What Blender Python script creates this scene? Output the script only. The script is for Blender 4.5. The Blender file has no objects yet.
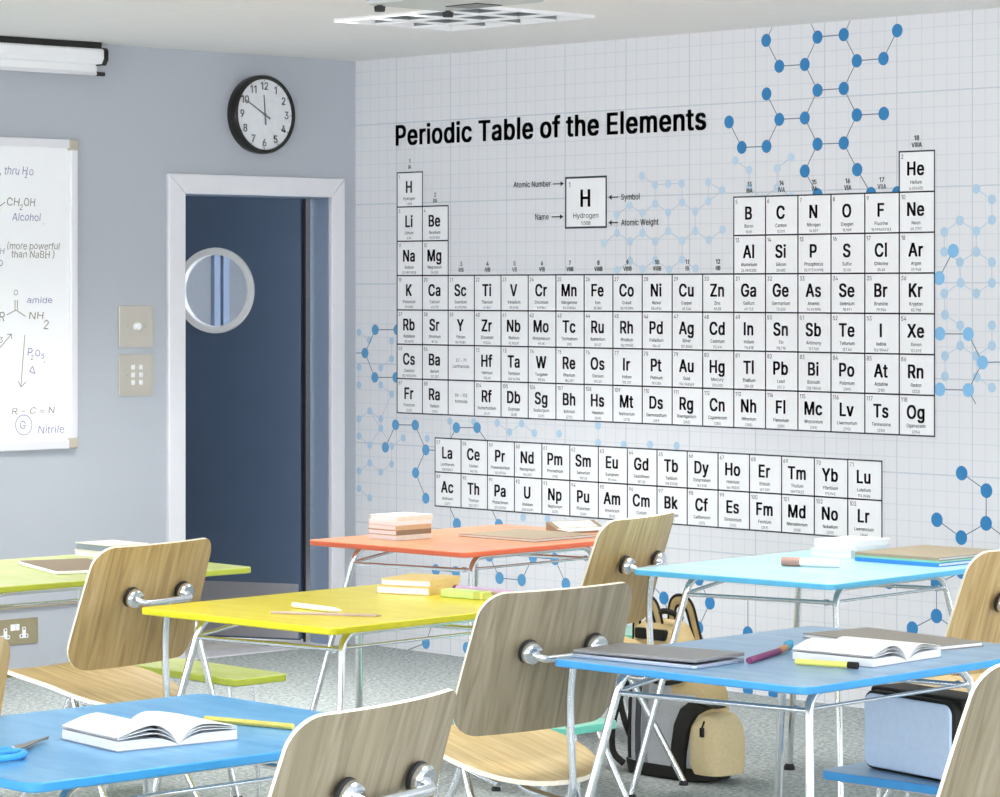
import bpy, bmesh, math, random
from mathutils import Vector, Matrix
random.seed(7)
S = bpy.context.scene
COL = S.collection
PI = math.pi
# ------------------------------------------------------------------ camera geometry
# world: X runs along the printed wall (wall_right, Y=0), Y runs along the grey wall (wall_left, X=0), metres
FPX, HX, HY = 3080.0, 500.0, 289.5
R = Vector((.6843, .7292, 0)); F = Vector((-.7292, .6843, 0)); ZUP = Vector((0, 0, 1))
CAMZ = 1.58
_dc = FPX*CAMZ/353.5; _rc = (355.5-HX)/FPX*_dc
CAM = -(R*_rc + F*_dc) + ZUP*CAMZ
ROOMH = 2.6
def ray(px, py): return F + R*((px-HX)/FPX) + ZUP*((HY-py)/FPX)
def on_z(px, py, z):
    d = ray(px, py); return CAM + d*((z-CAM.z)/d.z)
def on_x(px, py, x=0.0):
    d = ray(px, py); return CAM + d*((x-CAM.x)/d.x)
def on_y(px, py, y=0.0):
    d = ray(px, py); return CAM + d*((y-CAM.y)/d.y)
def to_px(p):
    q = Vector(p)-CAM; d = q.dot(F); return (HX+FPX*q.dot(R)/d, HY-FPX*q.z/d)
cd = bpy.data.cameras.new('camera'); cam = bpy.data.objects.new('camera', cd); COL.objects.link(cam)
cam.location = CAM; cam.rotation_euler = (PI/2, 0, math.atan2(F.y, F.x)-PI/2)
cd.sensor_width = 36; cd.lens = FPX/1000*36; cd.shift_y = (HY-398.5)/1000; cd.clip_end = 100; cd.clip_start = .05
S.camera = cam
S.view_settings.view_transform = 'Standard'; S.view_settings.look = 'None'; S.view_settings.gamma = 1
S.view_settings.use_curve_mapping = False; S.view_settings.exposure = 0.0

# ------------------------------------------------------------------ materials
def s2l(c): return tuple((x/12.92 if x <= .04045 else ((x+.055)/1.055)**2.4) for x in c)
def hexc(h): return s2l(tuple(int(h[i:i+2], 16)/255 for i in (0, 2, 4)))+(1,)
def nt(name):
    m = bpy.data.materials.new(name); m.use_nodes = True
    return m, m.node_tree.nodes, m.node_tree.links, m.node_tree.nodes['Principled BSDF']
def plain(name, h, rough=.5, metal=0, vary=.04, scale=30, bump=0, coat=0, spec=.5):
    m, n, l, b = nt(name)
    b.inputs['Roughness'].default_value = rough; b.inputs['Metallic'].default_value = metal
    b.inputs['Coat Weight'].default_value = coat; b.inputs['Specular IOR Level'].default_value = spec
    tc = n.new('ShaderNodeTexCoord'); nz = n.new('ShaderNodeTexNoise'); nz.inputs['Scale'].default_value = scale
    nz.inputs['Detail'].default_value = 3
    l.new(tc.outputs['Object'], nz.inputs['Vector'])
    mx = n.new('ShaderNodeMix'); mx.data_type = 'RGBA'
    c = hexc(h)
    mx.inputs['A'].default_value = tuple(max(0, x*(1-vary*2)) for x in c[:3])+(1,)
    mx.inputs['B'].default_value = tuple(min(1, x*(1+vary*2)) for x in c[:3])+(1,)
    l.new(nz.outputs['Fac'], mx.inputs['Factor']); l.new(mx.outputs['Result'], b.inputs['Base Color'])
    if bump:
        bp = n.new('ShaderNodeBump'); bp.inputs['Strength'].default_value = bump; bp.inputs['Distance'].default_value = .003
        l.new(nz.outputs['Fac'], bp.inputs['Height']); l.new(bp.outputs['Normal'], b.inputs['Normal'])
    return m
def emissive(name, h, strength):
    m, n, l, b = nt(name)
    b.inputs['Base Color'].default_value = hexc(h); b.inputs['Emission Color'].default_value = hexc(h)
    b.inputs['Emission Strength'].default_value = strength
    return m
def wood(name, dark, mid, light, rough=.42):
    m, n, l, b = nt(name)
    b.inputs['Roughness'].default_value = rough
    tc = n.new('ShaderNodeTexCoord'); oi = n.new('ShaderNodeObjectInfo')
    ad = n.new('ShaderNodeVectorMath'); ad.operation = 'ADD'
    sc_ = n.new('ShaderNodeVectorMath'); sc_.operation = 'SCALE'; sc_.inputs['Scale'].default_value = 7.0
    cb = n.new('ShaderNodeCombineXYZ'); l.new(oi.outputs['Random'], cb.inputs[0]); l.new(oi.outputs['Random'], cb.inputs[1])
    l.new(cb.outputs[0], sc_.inputs[0]); l.new(tc.outputs['UV'], ad.inputs[0]); l.new(sc_.outputs[0], ad.inputs[1])
    mp = n.new('ShaderNodeMapping'); mp.inputs['Scale'].default_value = (22, 1.5, 1); l.new(ad.outputs[0], mp.inputs['Vector'])
    n1 = n.new('ShaderNodeTexNoise'); n1.inputs['Scale'].default_value = 1.3; n1.inputs['Detail'].default_value = 5; n1.inputs['Distortion'].default_value = 1.6
    l.new(mp.outputs[0], n1.inputs['Vector'])
    mp2 = n.new('ShaderNodeMapping'); mp2.inputs['Scale'].default_value = (110, 5, 1); l.new(ad.outputs[0], mp2.inputs['Vector'])
    n2 = n.new('ShaderNodeTexNoise'); n2.inputs['Scale'].default_value = 1.5; n2.inputs['Detail'].default_value = 4
    l.new(mp2.outputs[0], n2.inputs['Vector'])
    r1 = n.new('ShaderNodeValToRGB'); e = r1.color_ramp.elements
    e[0].position = .30; e[0].color = hexc(dark); e[1].position = .68; e[1].color = hexc(light)
    k = r1.color_ramp.elements.new(.47); k.color = hexc(mid)
    l.new(n1.outputs['Fac'], r1.inputs[0])
    # veneer leaf seams: slightly different tone per strip
    mp3 = n.new('ShaderNodeMapping'); mp3.inputs['Scale'].default_value = (7, 0, 0); l.new(ad.outputs[0], mp3.inputs['Vector'])
    wn = n.new('ShaderNodeTexWhiteNoise'); wn.noise_dimensions = '1D'
    sx = n.new('ShaderNodeSeparateXYZ'); l.new(mp3.outputs[0], sx.inputs[0])
    fl = n.new('ShaderNodeMath'); fl.operation = 'FLOOR'; l.new(sx.outputs[0], fl.inputs[0]); l.new(fl.outputs[0], wn.inputs['W'])
    mr = n.new('ShaderNodeMapRange'); mr.inputs['To Min'].default_value = .93; mr.inputs['To Max'].default_value = 1.05; l.new(wn.outputs['Value'], mr.inputs['Value'])
    m2 = n.new('ShaderNodeMapRange'); m2.inputs['To Min'].default_value = .82; m2.inputs['To Max'].default_value = 1.16; l.new(n2.outputs['Fac'], m2.inputs['Value'])
    mu = n.new('ShaderNodeMath'); mu.operation = 'MULTIPLY'; l.new(mr.outputs[0], mu.inputs[0]); l.new(m2.outputs[0], mu.inputs[1])
    vm = n.new('ShaderNodeVectorMath'); vm.operation = 'SCALE'; l.new(r1.outputs[0], vm.inputs[0]); l.new(mu.outputs[0], vm.inputs['Scale'])
    l.new(vm.outputs[0], b.inputs['Base Color'])
    bp = n.new('ShaderNodeBump'); bp.inputs['Strength'].default_value = .12; bp.inputs['Distance'].default_value = .001
    l.new(n2.outputs['Fac'], bp.inputs['Height']); l.new(bp.outputs['Normal'], b.inputs['Normal'])
    return m
def streaky(name, a, bcol, rough=.3, scale=(3, 14, 3), coat=.15):
    m, n, l, b = nt(name)
    b.inputs['Roughness'].default_value = rough; b.inputs['Coat Weight'].default_value = coat; b.inputs['Coat Roughness'].default_value = .25
    tc = n.new('ShaderNodeTexCoord'); mp = n.new('ShaderNodeMapping'); mp.inputs['Scale'].default_value = scale
    mp.inputs['Rotation'].default_value = (0, 0, .0)
    l.new(tc.outputs['Object'], mp.inputs['Vector'])
    nz = n.new('ShaderNodeTexNoise'); nz.inputs['Scale'].default_value = 1.6; nz.inputs['Detail'].default_value = 6; nz.inputs['Distortion'].default_value = .6
    l.new(mp.outputs[0], nz.inputs['Vector'])
    rp = n.new('ShaderNodeValToRGB'); e = rp.color_ramp.elements
    e[0].position = .38; e[0].color = hexc(a); e[1].position = .66; e[1].color = hexc(bcol)
    l.new(nz.outputs['Fac'], rp.inputs[0]); l.new(rp.outputs[0], b.inputs['Base Color'])
    return m

M = {}
M['grey_wall'] = plain('grey_wall_paint', 'b3b8c0', .75, vary=.012, scale=140, bump=.15)
M['ceiling'] = plain('ceiling_board', 'ecebe9', .85, vary=.01, scale=60)
M['chrome'] = plain('chrome_tube', 'e6eaf0', .13, 1, .01)
M['bright_metal'] = plain('polished_steel', 'f2f4f7', .2, 1, .01)
M['brushed'] = plain('brushed_nickel', 'd8d2c6', .42, 1, .03, 200)
M['black_rubber'] = plain('black_rubber', '15161a', .6)
M['black_gloss'] = plain('black_plastic', '17140f', .3)
M['white'] = plain('white_plastic', 'f0f1f3', .35, vary=.01)
M['paper'] = plain('white_paper', 'f0f1f2', .8, vary=.02, scale=300)
M['paper_grey'] = plain('paper_block', 'dfe1e6', .85, vary=.05, scale=400)
M['ink'] = plain('printed_black_ink', '1d2a30', .8, vary=.0)
M['ink_line'] = plain('printed_line_ink', '3a444b', .8, vary=.0)
M['cell_white'] = plain('printed_white', 'f6f7f9', .8, vary=.0)
M['blue_dark'] = plain('molecule_blue', '3583bd', .8, vary=.02)
M['blue_mid'] = plain('molecule_sky_blue', '5f9fcf', .8, vary=.02)
M['blue_light'] = plain('molecule_light_blue', '86bfe8', .8, vary=.02)
M['blue_pale'] = plain('molecule_pale_blue', 'b4cfe4', .8, vary=.02)
M['blue_faint'] = plain('molecule_faint_blue', 'c3d8e9', .8, vary=.02)
M['bond'] = plain('bond_line_ink', '6f7f92', .8, vary=0)
M['bond_pale'] = plain('bond_pale_ink', 'bccbdc', .8, vary=0)
M['door_blue'] = plain('navy_door_laminate', '52637c', .35, vary=.03, scale=8, coat=.15)
M['jamb_blue'] = plain('grey_blue_jamb', '8494ab', .4, vary=.02)
M['alu'] = plain('satin_aluminium', 'e9e9ed', .35, .25, .015, 20)
M['alu_dark'] = plain('kick_plate_steel', 'b9b8be', .35, .6, .02, 20)
M['corridor'] = plain('corridor_paint', '7d8288', .7)
M['edge_ply'] = plain('birch_ply_edge', 'f1e9d6', .5, vary=.03, scale=120)
M['oak'] = wood('natural_oak_veneer', 'a08558', 'b89c69', 'c8af80')
M['oak_shaded'] = wood('shaded_oak_veneer', '7a705b', '8c826c', '9c927d')  # same oak for shaded backs: shade put into greyer, darker tones
M['oak_seat'] = wood('pale_oak_seat_veneer', 'c4a468', 'd2b67e', 'e0c894')
M['lime'] = streaky('lime_laminate', 'c3cf62', 'd6dd8c')
M['yellow'] = streaky('yellow_laminate', 'e8d416', 'f0e03e')
M['coral'] = streaky('coral_laminate', 'e28254', 'ea9a6e')
M['cyan'] = streaky('cyan_laminate', '98c9d8', 'b0d8e0')
M['blue_lam'] = streaky('denim_blue_laminate', '7099bd', '8cafca')
M['blue_lam2'] = streaky('azure_blue_laminate', '4a97cc', '66aad6')
M['mint'] = streaky('mint_laminate', '86d8c6', 'a8e8da')
M['edge_blue'] = plain('azure_edge_band', '3a97d8', .35)
M['edge_cyan'] = plain('cyan_edge_band', '62c3f0', .35)
M['edge_lime'] = plain('lime_edge_band', 'b9c544', .35)
M['edge_yellow'] = plain('yellow_edge_band', 'd6cf18', .35)
M['edge_coral'] = plain('coral_edge_band', 'e8704c', .35)
M['edge_mint'] = plain('mint_edge_band', '6ccdb6', .35)

def carpet():
    m, n, l, b = nt('speckled_carpet'); b.inputs['Roughness'].default_value = .95; b.inputs['Specular IOR Level'].default_value = .1
    tc = n.new('ShaderNodeTexCoord')
    n1 = n.new('ShaderNodeTexNoise'); n1.inputs['Scale'].default_value = 62; n1.inputs['Detail'].default_value = 4; n1.inputs['Roughness'].default_value = .75
    n2 = n.new('ShaderNodeTexVoronoi'); n2.inputs['Scale'].default_value = 95
    l.new(tc.outputs['Object'], n1.inputs['Vector']); l.new(tc.outputs['Object'], n2.inputs['Vector'])
    r = n.new('ShaderNodeValToRGB'); e = r.color_ramp.elements
    e[0].position = .33; e[0].color = hexc('747c7d'); e[1].position = .66; e[1].color = hexc('c2c8c7')
    k = e.new(.5); k.color = hexc('9fa6a5')
    l.new(n1.outputs['Fac'], r.inputs[0])
    mr = n.new('ShaderNodeMapRange'); mr.inputs['To Min'].default_value = .8; mr.inputs['To Max'].default_value = 1.15; l.new(n2.outputs['Color'], mr.inputs['Value'])
    vm = n.new('ShaderNodeVectorMath'); vm.operation = 'SCALE'; l.new(r.outputs[0], vm.inputs[0]); l.new(mr.outputs[0], vm.inputs['Scale'])
    l.new(vm.outputs[0], b.inputs['Base Color'])
    bp = n.new('ShaderNodeBump'); bp.inputs['Strength'].default_value = .6; bp.inputs['Distance'].default_value = .006
    l.new(n1.outputs['Fac'], bp.inputs['Height']); l.new(bp.outputs['Normal'], b.inputs['Normal'])
    return m
M['carpet'] = carpet()

def grid_paper():
    """wall covering printed with a fine squared grid: minor, medium and major rulings"""
    m, n, l, b = nt('grid_print_wallpaper'); b.inputs['Roughness'].default_value = .8
    g = n.new('ShaderNodeNewGeometry'); sx = n.new('ShaderNodeSeparateXYZ'); l.new(g.outputs['Position'], sx.inputs[0])
    def lines(out, period, offset, width):
        a = n.new('ShaderNodeMath'); a.operation = 'ADD'; l.new(out, a.inputs[0]); a.inputs[1].default_value = 400*period-offset+width/2
        mo = n.new('ShaderNodeMath'); mo.operation = 'MODULO'; l.new(a.outputs[0], mo.inputs[0]); mo.inputs[1].default_value = period
        lt = n.new('ShaderNodeMath'); lt.operation = 'LESS_THAN'; l.new(mo.outputs[0], lt.inputs[0]); lt.inputs[1].default_value = width
        return lt.outputs[0]
    def mx(a, b2):
        k = n.new('ShaderNodeMath'); k.operation = 'MAXIMUM'; l.new(a, k.inputs[0]); l.new(b2, k.inputs[1]); return k.outputs[0]
    X, Z = sx.outputs[0], sx.outputs[2]
    P = .354
    x0 = on_y(396.4, 200).x; z0 = on_y(355, 125.6).z
    minor = mx(lines(X, P/6, x0, .0035), lines(Z, P/6, z0, .0035))
    major = mx(lines(X, P, x0, .005), lines(Z, P, z0, .005))
    c = n.new('ShaderNodeMix'); c.data_type = 'RGBA'; c.inputs['A'].default_value = hexc('e4e5e9'); c.inputs['B'].default_value = hexc('d6dae1'); l.new(minor, c.inputs['Factor'])
    c2 = n.new('ShaderNodeMix'); c2.data_type = 'RGBA'; c2.inputs['B'].default_value = hexc('c8cfd8'); l.new(c.outputs['Result'], c2.inputs['A']); l.new(major, c2.inputs['Factor'])
    l.new(c2.outputs['Result'], b.inputs['Base Color'])
    return m
M['mural'] = grid_paper()

# ------------------------------------------------------------------ mesh helpers
def link(name, bm, mats, parent=None, smooth=True, bevel=0, seg=2):
    me = bpy.data.meshes.new(name)
    bmesh.ops.recalc_face_normals(bm, faces=bm.faces[:])
    bm.to_mesh(me); bm.free()
    if not isinstance(mats, (list, tuple)): mats = [mats]
    for m in mats: me.materials.append(M[m] if isinstance(m, str) else m)
    o = bpy.data.objects.new(name, me); COL.objects.link(o)
    if parent is not None: o.parent = parent
    if smooth:
        for p in me.polygons: p.use_smooth = True
        me.set_sharp_from_angle(angle=math.radians(38))
    if bevel:
        bv = o.modifiers.new('bevel', 'BEVEL'); bv.width = bevel; bv.segments = seg; bv.limit_method = 'ANGLE'; bv.angle_limit = math.radians(50)
        bv.harden_normals = False
    return o
def thing(name, label, cat, loc=(0, 0, 0), rz=0, group=None):
    o = bpy.data.objects.new(name, None); COL.objects.link(o); o.empty_display_size = .1
    o.location = loc; o.rotation_euler = (0, 0, rz); return tag(o, label, cat, group)
def tag(o, label, cat, group=None):
    o['label'] = label; o['category'] = cat
    if group: o['group'] = group
    return o
def struct(o):
    o['kind'] = 'structure'; return o
def box(bm, x0, x1, y0, y1, z0, z1, mi=0, mat=None):
    vs = [bm.verts.new((x, y, z)) for z in (z0, z1) for y in (y0, y1) for x in (x0, x1)]
    for f in ((0, 2, 3, 1), (4, 5, 7, 6), (0, 1, 5, 4), (2, 6, 7, 3), (0, 4, 6, 2), (1, 3, 7, 5)):
        fc = bm.faces.new([vs[i] for i in f]); fc.material_index = mi
    if mat is not None:
        for v in vs: v.co = mat @ v.co
    return vs
def fillet(pts, r, n=5):
    pts = [Vector(p) for p in pts]; out = [pts[0]]
    for i in range(1, len(pts)-1):
        a, b, c = pts[i-1], pts[i], pts[i+1]
        da, dc = (a-b), (c-b); rr = min(r, da.length*.49, dc.length*.49)
        p, q = b+da.normalized()*rr, b+dc.normalized()*rr
        for k in range(n+1):
            t = k/n; out.append(p*(1-t)**2 + b*2*t*(1-t) + q*t*t)
    out.append(pts[-1]); return out
def tube(bm, pts, r, sides=10, caps=True, mi=0, flat=1.0):
    pts = [Vector(p) for p in pts]; n = len(pts)
    rs = r if isinstance(r, (list, tuple)) else [r]*n
    tan = []
    for i in range(n):
        t = (pts[min(i+1, n-1)]-pts[max(i-1, 0)]); tan.append(t.normalized())
    up = Vector((0, 0, 1)) if abs(tan[0].z) < .9 else Vector((1, 0, 0))
    nx = tan[0].cross(up).normalized(); rings = []
    for i in range(n):
        nx = (nx - tan[i]*nx.dot(tan[i])).normalized(); ny = tan[i].cross(nx)
        rings.append([bm.verts.new(pts[i]+nx*math.cos(2*PI*k/sides)*rs[i]*flat+ny*math.sin(2*PI*k/sides)*rs[i]) for k in range(sides)])
    for i in range(n-1):
        for k in range(sides):
            f = bm.faces.new((rings[i][k], rings[i][(k+1) % sides], rings[i+1][(k+1) % sides], rings[i+1][k])); f.material_index = mi
    if caps:
        bm.faces.new(rings[0][::-1]).material_index = mi; bm.faces.new(rings[-1]).material_index = mi
def tubeobj(name, pts, r, m, parent=None, sides=10):
    bm = bmesh.new(); tube(bm, pts, r, sides); return link(name, bm, m, parent)
def lathe(bm, prof, sides=32, mat=None, mi=0):
    """prof: list of (radius, z); axis local z"""
    rings = []
    for r, z in prof:
        if r < 1e-6: rings.append([bm.verts.new((0, 0, z))])
        else: rings.append([bm.verts.new((r*math.cos(2*PI*k/sides), r*math.sin(2*PI*k/sides), z)) for k in range(sides)])
    for a, b in zip(rings, rings[1:]):
        for k in range(sides):
            k2 = (k+1) % sides
            if len(a) == 1 and len(b) == 1: continue
            if len(a) == 1: f = bm.faces.new((a[0], b[k2], b[k]))
            elif len(b) == 1: f = bm.faces.new((a[k], a[k2], b[0]))
            else: f = bm.faces.new((a[k], a[k2], b[k2], b[k]))
            f.material_index = mi
    vs = [v for r_ in rings for v in r_]
    if mat is not None:
        for v in vs: v.co = mat @ v.co
    return vs
def prism(bm, outline, z0, z1, mi_top=0, mi_side=0, mat=None):
    """closed 2-D outline extruded from z0 to z1"""
    a = [bm.verts.new((x, y, z0)) for x, y in outline]; b = [bm.verts.new((x, y, z1)) for x, y in outline]
    bm.faces.new(a[::-1]).material_index = mi_top; bm.faces.new(b).material_index = mi_top
    n = len(a)
    for i in range(n):
        bm.faces.new((a[i], a[(i+1) % n], b[(i+1) % n], b[i])).material_index = mi_side
    if mat is not None:
        for v in a+b: v.co = mat @ v.co
def rrect(x0, x1, y0, y1, r, n=6):
    out = []
    for cx, cy, a0 in ((x1-r, y1-r, 0), (x0+r, y1-r, PI/2), (x0+r, y0+r, PI), (x1-r, y0+r, 1.5*PI)):
        for k in range(n+1):
            a = a0+k/n*PI/2; out.append((cx+r*math.cos(a), cy+r*math.sin(a)))
    return out
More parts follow.
